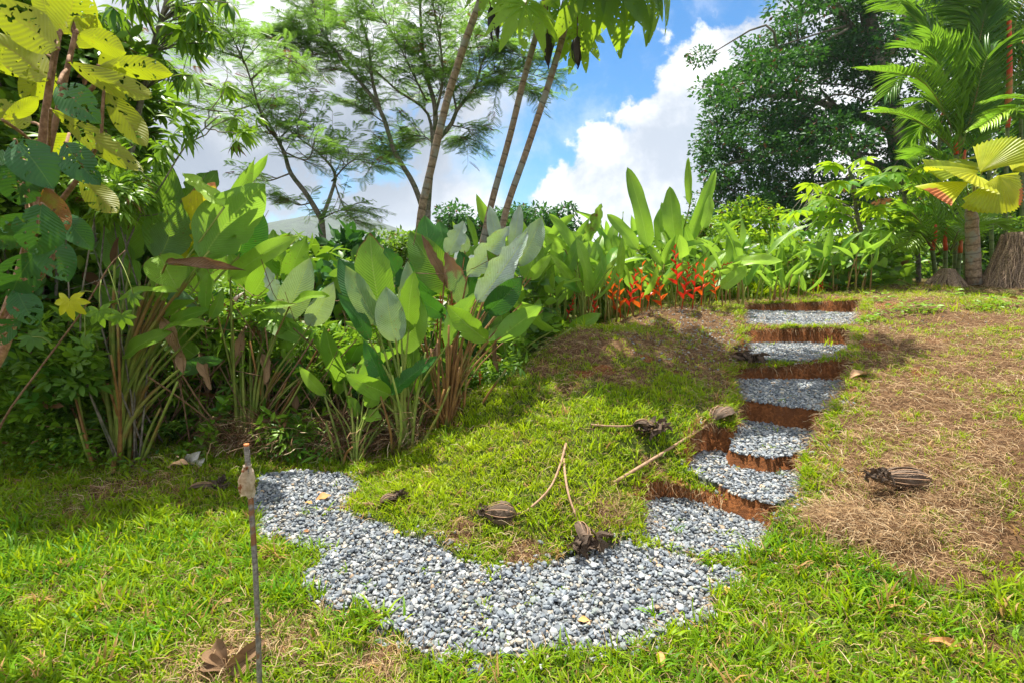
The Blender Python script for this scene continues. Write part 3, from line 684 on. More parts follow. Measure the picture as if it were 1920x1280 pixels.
# ------------------------------------------------------------------ paddle-leaved clumps
def cane_curve(b, t, sag=.10, n=9):
    b = np.asarray(b); t = np.asarray(t); h = t-b
    mid = b+h*.5+np.array([-h[0]*.18, -h[1]*.18, .04*abs(h[2])]); return spline([b, mid, t], n)
def make_leaf(plant, leaf, basept, mat, stalkmat, r0=.016, r1=.006, label=None, stalk=True, **kw):
    """leaf = (bx,by,tx,ty,width_px,depth_base,depth_tip)"""
    bx, by, tx_, ty_, wp, d0, d1 = leaf
    b = P(bx, by, d0); t = P(tx_, ty_, d1); wid = wp/960*(d0+d1)/2
    mb = MB(); big_leaf(mb, b, t, wid, **kw); o = mb.build('leaf', mat, plant)
    if label: o['label'] = label
    if stalk:
        ms = MB(); pts = cane_curve(basept+rng.normal(0, .035, 3)*[1, 1, 0], b); pts = np.vstack([pts, b+(t-b)*.12])
        tube(ms, pts, np.linspace(r0, r1, len(pts)), 6, (rng.uniform(.35, .7), 0, 0)); ms.build('leaf_stalk', stalkmat, o)
    return o
TM = {'Y': M_YELL, 'C': M_CAL, 'S': M_CALS, 'D': M_CALD, 'B': M_DEAD, 'H': M_HEL}
def clump(label, base, leaves, stalkmat, group='broad paddle-leaved plants along the gravel path', extra=14, ylow=740, r0=.016, canes=0, cane_h=.8, cat='plant', name='paddle_leaf_plant'):
    e = empty(name, base, label, cat, group)
    for lf in leaves:
        k = lf[0]; kw = dict(lf[2]) if len(lf) > 2 else {}
        roll = kw.pop('roll', rng.uniform(-35, 35)); col = kw.pop('col', (rng.uniform(.4, .65), rng.uniform(.15, .6), 0))
        kw.setdefault('torn', .5 if rng.random() < .4 else 0.); kw.setdefault('tipbrown', rng.uniform(.3, .6) if rng.random() < .4 else 0.)
        make_leaf(e, lf[1], base, TM[k], stalkmat, r0=r0, roll=roll, col=col, **kw)
    for i in range(extra):
        pc = leaves[rng.integers(0, len(leaves))][1]; bx = pc[0]+rng.normal(0, 45); by = min(pc[1]+rng.uniform(20, 130), ylow); a = rng.uniform(-75, 75); ln = rng.uniform(60, 120); dd_ = base[1]+rng.uniform(-.1, .7)
        make_leaf(e, (bx, by, bx+ln*math.sin(R(a)), by-ln*math.cos(R(a)), ln*rng.uniform(.33, .45), dd_, dd_+rng.uniform(-.2, .2)), base, [M_CAL, M_CAL, M_HEL, M_CALD][rng.integers(0, 4)], stalkmat, r0=r0*.7, roll=rng.uniform(-50, 50)+(180 if rng.random() < .3 else 0), col=(rng.uniform(.45, .8), rng.uniform(.3, 1), 0), nu=12, nv=6, torn=.5 if rng.random() < .4 else 0., tipbrown=rng.uniform(.3, .6) if rng.random() < .4 else 0.)
    if canes:
        for i in range(canes):
            mc = MB(); a = rng.random()*2*PI; h = cane_h*rng.uniform(.3, 1.1); q = base+np.array([rng.normal(0, .10), rng.normal(0, .08), 0])
            tp = q+np.array([rng.normal(.05, .16)+(q[0]-base[0])*1.8, rng.normal(0, .1), h]); tube(mc, spline([q, (q+tp)/2+rng.normal(0, .015, 3), tp], 6), np.linspace(.013, .008, 6), 5, (rng.uniform(.3, .8), 0, 0))
            mc.build('cane', stalkmat if rng.random() < .6 else M_RSTALK, e)
    return e
B1 = G(222, 868); B1[2] -= .02
L = [('C', (312, 545, 298, 268, 88, 4.0, 4.1), dict(roll=150, col=(.30, .25, 0), fold=.2, tipbrown=.0)),
     ('Y', (300, 482, 402, 342, 92, 3.9, 3.9), dict(roll=165, col=(.6, .5, .0), tipbrown=.62, torn=.6, fold=.35)),
     ('C', (298, 488, 330, 372, 72, 3.85, 3.85), dict(roll=160, col=(.35, .8, 0))),
     ('H', (352, 490, 478, 296, 44, 4.0, 4.1), dict(roll=20, col=(.5, .5, 0), fold=.6)),
     ('H', (378, 488, 498, 345, 100, 3.8, 3.9), dict(roll=192, col=(.42, .5, 0), fold=.18, torn=.4)),
     ('H', (440, 352, 503, 288, 26, 4.2, 4.2), dict(roll=30, col=(.5, .4, 0), fold=.7)),
     ('D', (446, 482, 486, 388, 66, 4.25, 4.3), dict(roll=0, col=(.75, .8, 0))),
     ('C', (350, 400, 408, 320, 60, 4.3, 4.4), dict(roll=-20, col=(.35, .2, 0))),
     ('C', (300, 478, 335, 545, 70, 3.8, 3.7), dict(roll=0, col=(.75, .9, 0))),
     ('C', (245, 490, 228, 360, 70, 4.1, 4.2), dict(roll=10, col=(.5, .6, 0))),
     ('C', (262, 530, 196, 420, 60, 4.1, 4.2), dict(roll=-20, col=(.45, .3, 0))),
     ('C', (400, 470, 440, 440, 40, 4.1, 3.9), dict(roll=60, col=(.6, .6, 0))),
     ('B', (312, 494, 462, 508, 34, 3.7, 3.6), dict(roll=-30, fold=.9, bow=.04, col=(.42, .1, 0), label='brown dead leaf folded lengthwise')),
     ('C', (205, 572, 332, 545, 34, 3.7, 3.5), dict(roll=-70, col=(.6, 1, 0))), ('C', (232, 668, 325, 622, 44, 3.7, 3.6), dict(roll=-50, col=(.5, .7, 0))),
     ('C', (300, 622, 396, 610, 34, 3.7, 3.5), dict(roll=-68, col=(.6, .8, 0))), ('C', (180, 640, 120, 560, 44, 3.8, 3.7), dict(roll=30, col=(.5, .6, 0))),
     ('B', (300, 590, 345, 700, 32, 3.8, 3.75), dict(roll=40, fold=.6, col=(.6, .7, 0), bow=-.1, wave=.05)), ('B', (375, 660, 395, 730, 26, 4.0, 3.9), dict(roll=20, fold=.8, col=(.7, .8, 0), wave=.06)),
     ('B', (215, 500, 222, 445, 18, 3.7, 3.7), dict(fold=.9, col=(.2, 0, 0)))]
clump('tall paddle-leaved plant with one yellow browned leaf and one folded brown dead leaf', B1, L, M_STALK, r0=.024, canes=12, cane_h=1.1)
B2 = G(440, 856); B2[1] += .25
L = [('H', (432, 522, 566, 440, 40, 4.2, 4.2), dict(roll=-25, col=(.6, .9, 0))), ('C', (520, 520, 512, 430, 42, 4.5, 4.6), dict(roll=10, col=(.5, .6, 0))),
     ('C', (470, 560, 520, 470, 50, 4.5, 4.5), dict(roll=10)), ('C', (538, 540, 576, 442, 40, 4.5, 4.6), dict(roll=0, col=(.6, .7, 0))),
     ('S', (534, 600, 581, 484, 58, 4.3, 4.3), dict(roll=0, col=(.40, .35, 0))), ('S', (580, 612, 626, 530, 44, 4.2, 4.1), dict(roll=10, col=(.45, .0, 0))),
     ('S', (528, 575, 500, 500, 30, 4.3, 4.3), dict(roll=0, col=(.9, .0, 0), torn=.8)), ('C', (437, 600, 557, 572, 22, 4.1, 3.9), dict(roll=-60, col=(.8, 1, 0))),
     ('C', (495, 640, 535, 560, 55, 4.4, 4.5), dict(roll=160, col=(.4, .3, 0))), ('C', (460, 540, 430, 470, 40, 4.6, 4.6), dict()),
     ('C', (545, 570, 618, 555, 26, 4.2, 4.0), dict(roll=-50, col=(.7, .9, 0))), ('D', (420, 600, 380, 540, 40, 4.6, 4.5), dict()),
     ('B', (455, 620, 440, 690, 24, 4.3, 4.2), dict(fold=.8, wave=.06, col=(.7, .6, 0))), ('B', (490, 660, 497, 720, 22, 4.2, 4.1), dict(fold=.7, wave=.06, col=(.6, .6, 0))),
     ('B', (545, 720, 552, 790, 16, 4.3, 4.2), dict(fold=.8, wave=.06, col=(.5, .4, 0)))]
clump('paddle-leaved plant with silvery drooping leaves between the stake and the middle of the thicket', B2, L, M_STALK, canes=12, cane_h=1.0)
B3 = G(762, 846); B3[1] += .05
L = [('C', (716, 590, 694, 436, 72, 4.1, 4.2), dict(roll=0, col=(.62, .62, 0), fold=.22)), ('D', (700, 606, 636, 484, 62, 4.3, 4.4), dict(roll=0, col=(.5, .3, 0))),
     ('S', (708, 610, 648, 498, 46, 4.05, 4.05), dict(roll=-10, col=(.33, .75, 0))), ('D', (694, 640, 634, 552, 32, 4.0, 4.0), dict(roll=20, col=(.55, .6, 0))),
     ('S', (743, 642, 724, 538, 56, 3.85, 3.9), dict(roll=0, col=(.36, .45, 0), fold=.12)), ('S', (752, 625, 764, 490, 38, 4.0, 4.1), dict(roll=10, col=(.34, .6, 0))),
     ('H', (752, 664, 788, 556, 58, 4.0, 4.1), dict(roll=0, col=(.6, .6, 0))), ('D', (745, 520, 718, 462, 44, 4.5, 4.5), dict(roll=0)), ('D', (770, 560, 752, 500, 50, 4.5, 4.5), dict(roll=0)),
     ('C', (700, 560, 672, 500, 46, 4.5, 4.5), dict(roll=10))]
clump('paddle-leaved plant with broad pale green leaves at the foot of the grassy mound', B3, L, M_STALK, r0=.018, canes=7, cane_h=.8)
B3b = G(668, 868)
L = [('H', (690, 764, 712, 704, 36, 3.95, 3.95), dict(roll=0, col=(.6, .6, 0))), ('H', (683, 776, 716, 786, 32, 3.95, 3.85), dict(roll=-20, col=(.6, .7, 0))), ('H', (690, 690, 718, 640, 26, 4.2, 4.2), dict(roll=10, col=(.45, .3, 0))),
     ('C', (655, 680, 680, 632, 34, 4.3, 4.3), dict(roll=0, col=(.6, .4, 0))), ('C', (640, 690, 676, 708, 24, 4.2, 4.1), dict(roll=-30, col=(.5, .7, 0), tipbrown=1.2)), ('C', (672, 780, 650, 740, 26, 4.0, 4.0), dict(roll=20)),
     ('C', (730, 770, 745, 735, 24, 4.1, 4.1), dict(roll=0, col=(.7, .6, 0)))]
clump('small young paddle-leaved plant with bright leaves low beside the path end', B3b, L, M_STALK, r0=.009, canes=3, cane_h=.5)
B4 = G(838, 806); B4[1] += .1
L = [('D', (803, 560, 797, 404, 74, 4.7, 4.8), dict(roll=0, col=(.62, .7, 0))), ('C', (846, 552, 768, 433, 66, 4.4, 4.5), dict(roll=0, col=(.32, .35, 0), tipbrown=.0)),
     ('B', (846, 545, 790, 440, 22, 4.38, 4.45), dict(roll=0, col=(.45, .2, 0), torn=.5)), ('S', (866, 572, 834, 472, 40, 4.3, 4.3), dict(roll=10, col=(.30, .9, .35), torn=.8)),
     ('S', (838, 478, 870, 415, 38, 4.5, 4.6), dict(roll=0, col=(.48, .15, 0))), ('S', (876, 520, 956, 424, 52, 4.3, 4.4), dict(roll=10, col=(.62, .0, 0), torn=.7, fold=.4)),
     ('S', (895, 568, 990, 434, 60, 4.1, 4.2), dict(roll=-10, col=(.70, .0, 0), torn=.8, fold=.35)), ('S', (912, 540, 965, 455, 40, 4.35, 4.4), dict(roll=30, col=(.60, .1, 0), torn=.5)),
     ('S', (960, 470, 975, 384, 26, 4.6, 4.7), dict(roll=0, col=(.48, .1, 0))), ('S', (935, 470, 918, 385, 26, 4.7, 4.8), dict(roll=0, col=(.5, .1, 0))), ('S', (968, 500, 1016, 408, 46, 4.5, 4.6), dict(roll=0, col=(.38, .35, 0))),
     ('C', (985, 525, 1010, 448, 44, 4.6, 4.7), dict(roll=0, col=(.6, .6, 0))), ('D', (912, 588, 981, 518, 50, 4.1, 4.0), dict(roll=0, col=(.38, .3, 0))), ('D', (868, 670, 922, 572, 40, 4.4, 4.5), dict(roll=0, col=(.35, .2, 0))),
     ('D', (835, 592, 772, 542, 40, 4.2, 4.1), dict(roll=-20, col=(.5, .5, 0))), ('D', (880, 560, 862, 470, 46, 4.6, 4.7), dict(roll=0)), ('S', (872, 475, 862, 432, 26, 4.7, 4.7), dict(roll=0, col=(.6, 0, 0))),
     ('D', (838, 470, 822, 412, 28, 5.0, 5.1), dict(roll=0, col=(.6, .8, 0))), ('B', (930, 640, 936, 700, 16, 4.4, 4.3), dict(fold=.8)), ('B', (820, 640, 812, 700, 16, 4.3, 4.2), dict(fold=.8))]
e4 = clump('largest clump with big silver-backed torn leaves under the two leaning trunks', B4, L, M_RSTALK, r0=.013, canes=10, cane_h=.8, extra=6, ylow=640)
def bract_cone(parent, p, h, mat, n=7, d=(0, 0, 1), name='flower'):
    mb = MB(); d = unit(np.asarray(d, float)); up = np.array([0, -1., .2])
    T = leafT('lance', 3, 1.1, -.1, .5)
    for i in range(n):
        t = i/(n-1); sgn = 1 if i % 2 else -1; sdv = unit(np.cross(d, up))*sgn
        dd = unit(sdv*1.0+d*(.75+.5*t)+rng.normal(0, .08, 3)); l = h*.34*(1-.55*t)
        place(mb, T, (p+d*h*t)[None], dd[None], d[None], l, np.array([[rng.uniform(.45, .75), rng.random(), 0]]), 1.1)
    tube(mb, [p-d*h*.3, p+d*h*.5, p+d*h], [.006, .005, .002], 5, (.5, .2, 0)); return mb.build(name, mat, parent)
M_ORANGE = leafmat('orange_bract', (.66, .055, .006), (.80, .20, .008), trans=(.9, .2, .02), tf=.25, rough=.35)
M_RED = leafmat('red_bract', (.60, .018, .010), (.72, .05, .012), trans=(.8, .05, .02), tf=.2, rough=.35)
M_RBROWN = leafmat('rust_bract', (.28, .055, .015), (.36, .12, .02), trans=(.4, .08, .02), tf=.15, rough=.5)
for px, py in [(826, 560), (848, 562), (820, 598), (832, 630), (856, 590), (872, 612), (900, 700)]: bract_cone(e4, P(px, py+14, 4.2), .10, M_RBROWN, 8)
for lab, (bx, by, dd0), lv in [('paddle-leaved plant with narrow yellow-green leaves behind the silvery drooping one', (600, 800, 5.2), [(585, 560, 560, 470), (610, 560, 640, 500), (560, 580, 500, 540), (600, 600, 600, 520), (630, 600, 675, 560)]),
                          ('paddle-leaved plant deep in the thicket left of the tall yellow-leaved one', (120, 860, 4.8), [(130, 620, 90, 520), (150, 600, 175, 500), (100, 640, 30, 600), (160, 650, 215, 610), (120, 560, 130, 460)]),
                          ('paddle-leaved plant deep in the thicket between the first two clumps', (370, 840, 5.1), [(370, 580, 350, 480), (390, 560, 420, 470), (350, 620, 300, 560), (400, 620, 450, 590)])]:
    b_ = P(bx, by, dd0); b_[2] = float(ground_z(b_[:1], b_[1:2], False)[0])
    clump(lab, b_, [('CHCD'[i % 4], (*q, 46, dd0, dd0+.1), dict(roll=rng.uniform(-30, 30), col=(rng.uniform(.5, .8), rng.uniform(.4, 1), 0))) for i, q in enumerate(lv)], M_STALK, canes=6, cane_h=1.0)
B5 = G(958, 706); B5[1] += .5
L = [('C', (942, 668, 990, 585, 44, 5.0, 5.0), dict(roll=0, col=(.6, .6, 0))), ('C', (950, 640, 935, 560, 40, 5.2, 5.2), dict()), ('H', (985, 625, 1012, 560, 36, 5.3, 5.3), dict()), ('C', (925, 660, 905, 600, 40, 5.1, 5.1), dict()),
     ('C', (990, 610, 1040, 590, 26, 5.4, 5.3), dict(roll=-30)), ('C', (975, 590, 960, 530, 40, 5.6, 5.6), dict()), ('B', (945, 690, 950, 720, 18, 4.9, 4.9), dict(fold=.8)), ('C', (1010, 560, 1030, 500, 40, 5.8, 5.8), dict()), ('C', (960, 610, 905, 640, 30, 5.0, 4.9), dict(roll=30))]
clump('light green paddle-leaved plant half hidden behind the mound shoulder', B5, L, M_STALK, canes=4, cane_h=.5, extra=4, ylow=620)

# ------------------------------------------------------------------ heliconias
def heliconia(label, base, n, spread, hmin, hmax, hand=(), flowers=(), depth=None, lmin=.35, lmax=.6, fmat=None, group='heliconia clumps behind the mound'):
    e = empty('heliconia', base, label, 'heliconia', group)
    for k in range(n):
        a = rng.random()*2*PI; q = base+np.array([math.cos(a)*spread*rng.random()**.5, math.sin(a)*spread*.6*rng.random()**.5, 0]); h = rng.uniform(hmin, hmax)
        az = rng.random()*2*PI; out_ = np.array([math.cos(az), math.sin(az)*.7, 0]); b = q+np.array([0, 0, h*.6])+out_*.1*h; l = rng.uniform(lmin, lmax)
        el = rng.uniform(.1, 1.45); t = b+l*(out_*math.cos(el)+np.array([0, 0, math.sin(el)]))
        mb = MB(); big_leaf(mb, b, t, l*rng.uniform(.20, .30), roll=rng.uniform(-60, 60), fold=rng.uniform(.2, .7), bow=rng.uniform(.03, .12), kind='strap' if rng.random() < .4 else 'paddle', col=(rng.uniform(.35, .75), rng.uniform(.0, .9), 0), nu=12, nv=6, wave=.015, viewer=b+rng.normal(0, 1, 3)+np.array([0, -2, 1.2]))
        o = mb.build('leaf', M_HEL, e); ms = MB(); tube(ms, cane_curve(q, b, n=6), np.linspace(.014, .006, 6), 5, (.6, 0, 0)); ms.build('leaf_stalk', M_STALK, o)
    for lf in hand:
        kw = dict(lf[1]) if len(lf) > 1 else {}; roll = kw.pop('roll', rng.uniform(-25, 25)); col = kw.pop('col', (.5, .4, 0)); mt = kw.pop('mat', M_HEL)
        make_leaf(e, lf[0], base, mt, M_STALK, r0=.014, roll=roll, col=col, kind='strap', **kw)
    for f in flowers:
        px, py, d, h = f[:4]; dr = f[4] if len(f) > 4 else (0, 0, 1)
        p = P(px, py, d); h = h*rng.uniform(.8, 1.1); o = bract_cone(e, p, h, fmat or (M_RED if rng.random() < .3 else M_ORANGE), rng.integers(6, 10), unit(np.array(dr, float)+rng.normal(0, .14, 3)))
        ms = MB(); q = base+(p-base)*np.array([.75, .75, 0]); q[2] = base[2]-.1; tube(ms, spline([q, (q+p)/2, p], 5), [.008]*5, 5, (.7, 0, 0)); ms.build('flower_stalk', M_RSTALK, o)
    return e
def base_at(px, py, d): return P(px, py, d)
heliconia('heliconia clump with orange flower spikes and the tallest upright leaves behind the mound', base_at(1255, 590, 7.6), 70, 1.35, .5, 1.5, lmin=.4, lmax=.75,
   hand=[((1216, 470, 1176, 314, 30, 7.3, 7.4), dict(roll=15, fold=.3, col=(.35, .3, 0))), ((1268, 470, 1256, 350, 34, 7.2, 7.3), dict(roll=-15, col=(.5, .4, 0))), ((1294, 385, 1291, 296, 17, 7.2, 7.3), dict(col=(.5, .9, .3), fold=.7)),
         ((1290, 460, 1342, 318, 26, 7.5, 7.6), dict(fold=.6, col=(.6, .5, 0))), ((1318, 430, 1332, 365, 18, 7.3, 7.4), dict(col=(.7, .8, 0))), ((1196, 470, 1138, 402, 24, 7.2, 7.2), dict(col=(.5, .5, 0))),
         ((1340, 458, 1392, 410, 14, 7.2, 7.2), dict(fold=.9, col=(.9, .9, 0))), ((1376, 492, 1468, 490, 24, 6.9, 6.8), dict(roll=-40, col=(.9, .8, 0))), ((1300, 530, 1362, 470, 24, 7, 7), dict(roll=-20, col=(.8, .7, 0))),
         ((1240, 470, 1238, 390, 20, 7.5, 7.6), dict()), ((1275, 400+60, 1240, 380, 22, 7.6, 7.7), dict()), ((1170, 500, 1150, 440, 26, 7.3, 7.3), dict()), ((1350, 540, 1400, 500, 24, 6.9, 6.9), dict(col=(.8, .7, 0)))],
   flowers=[(1163, 588, 6.5, .56), (1150, 564, 6.5, .36, (-.3, 0, 1)), (1180, 575, 6.5, .50, (.12, 0, 1)), (1200, 578, 6.6, .50), (1216, 566, 6.6, .46, (.15, 0, 1)), (1240, 574, 6.6, .46), (1228, 548, 7.1, .28), (1270, 535, 6.6, .50), (1281, 562, 6.6, .40), (1300, 562, 6.7, .42, (.1, 0, 1)), (1316, 555, 6.7, .44), (1342, 552, 6.7, .36), (1140, 545, 7.1, .26, (-.2, 0, 1)), (1355, 498, 7.0, .18, (1, 0, .25))])
heliconia('heliconia clump left of the orange flower spikes, with one holed leaf', base_at(1090, 600, 6.6), 46, .8, .35, 1.2, lmin=.4, lmax=.75,
   hand=[((1092, 455, 1128, 382, 26, 6.6, 6.6), dict(col=(.3, .2, .42), torn=.9)), ((1078, 470, 1030, 402, 20, 6.7, 6.8), dict(col=(.6, .6, 0))), ((1060, 470, 1020, 440, 26, 6.5, 6.5), dict(col=(.7, .9, 0))), ((1060, 520, 1090, 440, 22, 6.4, 6.5), dict(col=(.3, .2, 0))), ((1040, 520, 1050, 440, 28, 6.6, 6.7), dict())],
   flowers=[(1066, 590, 6.2, .22, (.25, 0, 1)), (1115, 590, 6.3, .30)], fmat=M_RED)
heliconia('heliconia clump with two small red flowers at the head of the stairs', base_at(1530, 545, 9.0), 44, 1.1, .5, 1.1,
   hand=[((1490, 480, 1464, 420, 14, 9, 9), dict(col=(.7, .6, 0)))], flowers=[(1534, 545, 8.6, .26), (1525, 545, 8.6, .2), (1541, 548, 8.6, .2)], fmat=M_RED)
heliconia('low heliconia clump with no flowers between the two taller clumps', base_at(1420, 560, 8.2), 34, .9, .15, .7, lmin=.3, lmax=.5)
heliconia('dense heliconia clump without flowers behind the red-flowered one', base_at(1010, 560, 8.0), 50, 1.4, .3, 1.5, lmin=.45, lmax=.85)
# ------------------------------------------------------------------ trees
def PL(pts, d):
    """list of (px,py[,depth offset]) → world polyline at depth d"""
    return np.array([P(q[0], q[1], d+(q[2] if len(q) > 2 else 0)) for q in pts])
def limb(mb, pts, r0, r1, n=None, col=(.5, 0, 0), sides=7, wob=.0):
    n = n or max(5, 3*len(pts)); p = spline(pts, n)
    if wob: p[1:-1] += rng.normal(0, wob, (n-2, 3))
    tube(mb, p, np.linspace(r0, r1, n), sides, col); return p
def twigs_and_leaves(mbT, mbL, path, n, length, T, size, per, zup=.15, spread=1.0, tint=None, r=.008, start=.15, nj=.35, droop=.0, wid=1.0, flat=.5):
    """side twigs along path, leaves along each"""
    k = len(path)
    for i in range(n):
        f = start+(1-start)*((i+rng.random())/n); q = f*(k-1); j = min(int(q), k-2); b = path[j]+(path[j+1]-path[j])*(q-j)
        tdir = unit(path[j+1]-path[j]); a = rng.random()*2*PI; d = np.array([math.cos(a), math.sin(a), rng.normal(zup, .35)*flat*2]); d = unit(unit(d)*spread+tdir*.7)
        L_ = length*rng.uniform(.5, 1.15)*(1-.35*f); e = b+d*L_; mid = (b+e)/2+rng.normal(0, .06, 3)*L_+np.array([0, 0, .06*L_])
        p = spline([b, mid, e], 6); tube(mbT, p, np.linspace(r, r*.3, 6), 4, (rng.uniform(.3, .6), 0, 0), cap=False)
        m_ = per; g_ = np.linspace(.2, 1, m_)*5; jj = np.minimum(g_.astype(int), 4); pos = p[jj]+(p[jj+1]-p[jj])*(g_-jj)[:, None]
        sd_ = unit(np.cross(d, [0, 0, 1.]))*np.where(np.arange(m_) % 2, 1, -1)[:, None]; dd = unit(sd_*1.0+d*.6+rng.normal(0, .25, (m_, 3))+np.array([0, 0, -droop]))
        place(mbL, T, pos, dd, upj(m_, nj), size*rng.uniform(.7, 1.2, m_), tints(m_, **(tint or {})), wid)
def tree(name, label, cat, base, group=None): return empty(name, base, label, cat, group)

# feathery-leaved tree, left
d = 9.5; b0 = P(610, 600, d)
e = tree('feathery_tree', 'forked feathery-leaved tree with a bare peeling side limb, left of the two leaning trunks', 'tree', b0, 'feathery trees against the clouds')
mt, ml = MB(), MB()
tr_ = limb(mt, PL([(610, 600), (607, 480), (603, 412)], d), .075, .055)
A = limb(mt, PL([(603, 412), (575, 365), (545, 325), (532, 285), (505, 235), (478, 195), (440, 178), (395, 160)], d), .05, .012, 26)
A2 = limb(mt, PL([(520, 262), (495, 230, -.4), (470, 150, -.8), (455, 110, -1.2), (430, 60, -1.6)], d), .022, .006, 14)
B = limb(mt, PL([(603, 412), (622, 360), (628, 325), (600, 290), (565, 262), (535, 240)], d), .038, .008, 16, (.9, 0, 0))
Bs = [limb(mt, PL(q, d), .016, .004, 9) for q in [[(628, 345), (645, 390, -.3), (670, 420, -.6)], [(600, 412), (640, 395, .3), (690, 400, .6)], [(585, 380), (560, 385), (540, 375)], [(622, 340), (665, 300, -.4), (725, 310, -.8)], [(600, 290), (650, 285, .5), (700, 320, .6)],
      [(545, 325), (500, 340, .4), (470, 330, .7)], [(520, 265), (570, 210, .5), (590, 170, .8)], [(500, 235), (450, 240, .4), (385, 215, .9)], [(480, 195), (420, 210, -.5), (330, 195, -1)], [(455, 110, -1.2), (390, 90, -1.2), (330, 80, -1.3)], [(395, 160), (330, 130, .3), (280, 110, .6)], [(470, 150, -.8), (520, 110, -1.2), (560, 120, -1.4)], [(430, 60, -1.6), (380, 30, -1.6)], [(532, 285), (575, 300, -.6), (590, 265, -.9)]]]
ft = dict(v=.5, g=.35, gs=.3)
for q in [A[8:], A2, B[5:]]: twigs_and_leaves(mt, ml, q, 27, .95, FEATHER, .22, 9, tint=ft, start=.1)
for q in Bs: twigs_and_leaves(mt, ml, q, 12, .7, FEATHER, .21, 8, tint=ft, start=.2)
mt.build('trunk', M_BARK, e); ml.build('crown', M_FEA, e)
# feathery tree, middle
d = 10.5; b0 = P(795, 620, d)
e = tree('feathery_tree', 'tallest feathery-leaved tree with many ascending forks behind the leaning trunks', 'tree', b0, 'feathery trees against the clouds')
mt, ml = MB(), MB()
limb(mt, PL([(795, 620), (797, 480), (800, 395)], d), .10, .085)
L1 = limb(mt, PL([(797, 405), (775, 345), (740, 285), (712, 205), (660, 135), (610, 70), (585, 0), (570, -60)], d), .060, .014, 24)
L1b = limb(mt, PL([(712, 205), (698, 150), (690, 80), (665, 0), (660, -70)], d), .038, .010, 14)
L2 = limb(mt, PL([(800, 400), (806, 330), (815, 260), (815, 200), (800, 140), (790, 60), (785, -60)], d), .075, .020, 22)
L3 = limb(mt, PL([(812, 275), (800, 210, .3), (745, 170, .5), (700, 130, .6), (640, 95, .8)], d), .035, .010, 14)
L4 = limb(mt, PL([(815, 270), (845, 235), (858, 205), (890, 165), (905, 115), (935, 60)], d), .050, .014, 14)
L5 = limb(mt, PL([(856, 208), (850, 160, .4), (868, 90, .6), (880, 10, .8)], d), .022, .010, 12)
L6 = limb(mt, PL([(815, 220), (830, 150, -.4), (822, 60, -.8), (800, -40, -1)], d), .030, .012, 14)
L7 = limb(mt, PL([(800, 190), (770, 130, -.3), (735, 60, -.8), (700, 20, -1)], d), .018, .007, 12)
sub = [limb(mt, PL(q, d), .014, .004, 8) for q in [[(905, 140), (950, 155, -.3), (1000, 175, -.5)], [(900, 150), (955, 130, .4), (1030, 150, .8)], [(660, 135), (600, 130, .4), (520, 140, .7)], [(690, 90), (640, 50, .5), (560, 30, .9)], [(610, 70), (560, 60), (510, 80)], [(775, 345), (740, 290, .5), (725, 285, .8)], [(815, 270), (790, 255, .5), (750, 262, 1)], [(845, 235), (880, 245, .4), (870, 270, .5)], [(868, 90), (930, 90), (985, 110)], [(880, 10), (950, 40, .4), (1010, 60, .9)], [(640, 95), (590, 100), (545, 60)], [(720, 230), (690, 210, .4), (650, 190, .9)]]]
for q, nn in [(L1[10:], 26), (L1b, 26), (L2[9:], 34), (L3, 26), (L4[4:], 24), (L5, 22), (L6, 30), (L7, 24)]: twigs_and_leaves(mt, ml, q, int(nn*1.2), 1.1, FEATHER, .23, 10, tint=ft, start=.12)
for q in sub: twigs_and_leaves(mt, ml, q, 20, .8, FEATHER, .24, 10, tint=ft, start=.2)
mt.build('trunk', M_BARK, e); ml.build('crown', M_FEA, e)

# leaning ringed trunks with large lobed leaves
LOBED = join([xform(xform(leafT('oval', 7, .22, .55, .30, 4), np.eye(3)*(.72+.28*math.cos((i-4.5)*.30))), rotz((i-4.5)*.56)) for i in range(10)])
M_HANGD = leafmat('hanging_dead_leaf', (.035, .03, .04), (.10, .07, .06), trans=(.05, .03, .02), tf=.05, rough=.8)
def lobed_leaf(e, top, hub, size, tilt_up, d=None, tint=(.5, .3, 0), mat=None):
    mb = MB(); dd = d if d is not None else unit(hub-top+np.array([0, 0, -.2])); place(mb, LOBED, hub[None], dd[None], unit(np.asarray(tilt_up, float))[None], size, np.array([tint]))
    o = mb.build('leaf', mat or M_CEC, e); ms = MB(); tube(ms, spline([top, (top+hub)/2+np.array([0, 0, .08]), hub], 6), [.012, .011, .010, .009, .008, .007], 6, (.6, 0, 0)); ms.build('leaf_stalk', M_STALK, o); return o
def curled_dead(mb, p, d, L, W, n=9, jit=.12, arc=1.0):
    """a shrivelled lobed leaf: ribs curling together round a hollow"""
    d = unit(np.asarray(d, float)); s = unit(np.cross(d, [0.2, .1, 1.])); u_ = np.cross(s, d)
    for i in range(n):
        a = 1.2+2*PI*arc*i/n+rng.normal(0, .15); o_ = s*math.cos(a)+u_*math.sin(a); t = np.linspace(0, 1, 9)
        pr_ = np.sin(PI*t**.8)**.8*(1+rng.normal(0, jit))*(1-rng.uniform(0, .5)*t**3); ctr = p+d*L*t[:, None]*rng.uniform(.8, 1.1)+o_*(W*pr_)[:, None]+rng.normal(0, .02*W, (9, 3))
        tan = unit(np.cross(d, o_)); wv = W*.42*np.sin(PI*np.clip(t*.9+.05, 0, 1)); vv = np.array([-1, -.5, 0, .5, 1]);
        V = ctr[:, None]+tan*(wv[:, None]*vv[None])[..., None]-o_*(.38*wv[:, None]*np.abs(vv)[None]+0*t[:, None])[..., None]+rng.normal(0, .035*W, (9, 5, 3))
        T_, VV = np.meshgrid(t, vv, indexing='ij'); mb.add(V.reshape(-1, 3), [grid_faces(8, 4)], (rng.uniform(.3, .8), rng.random()*.6, 0), np.stack([T_, VV], -1).reshape(-1, 2))
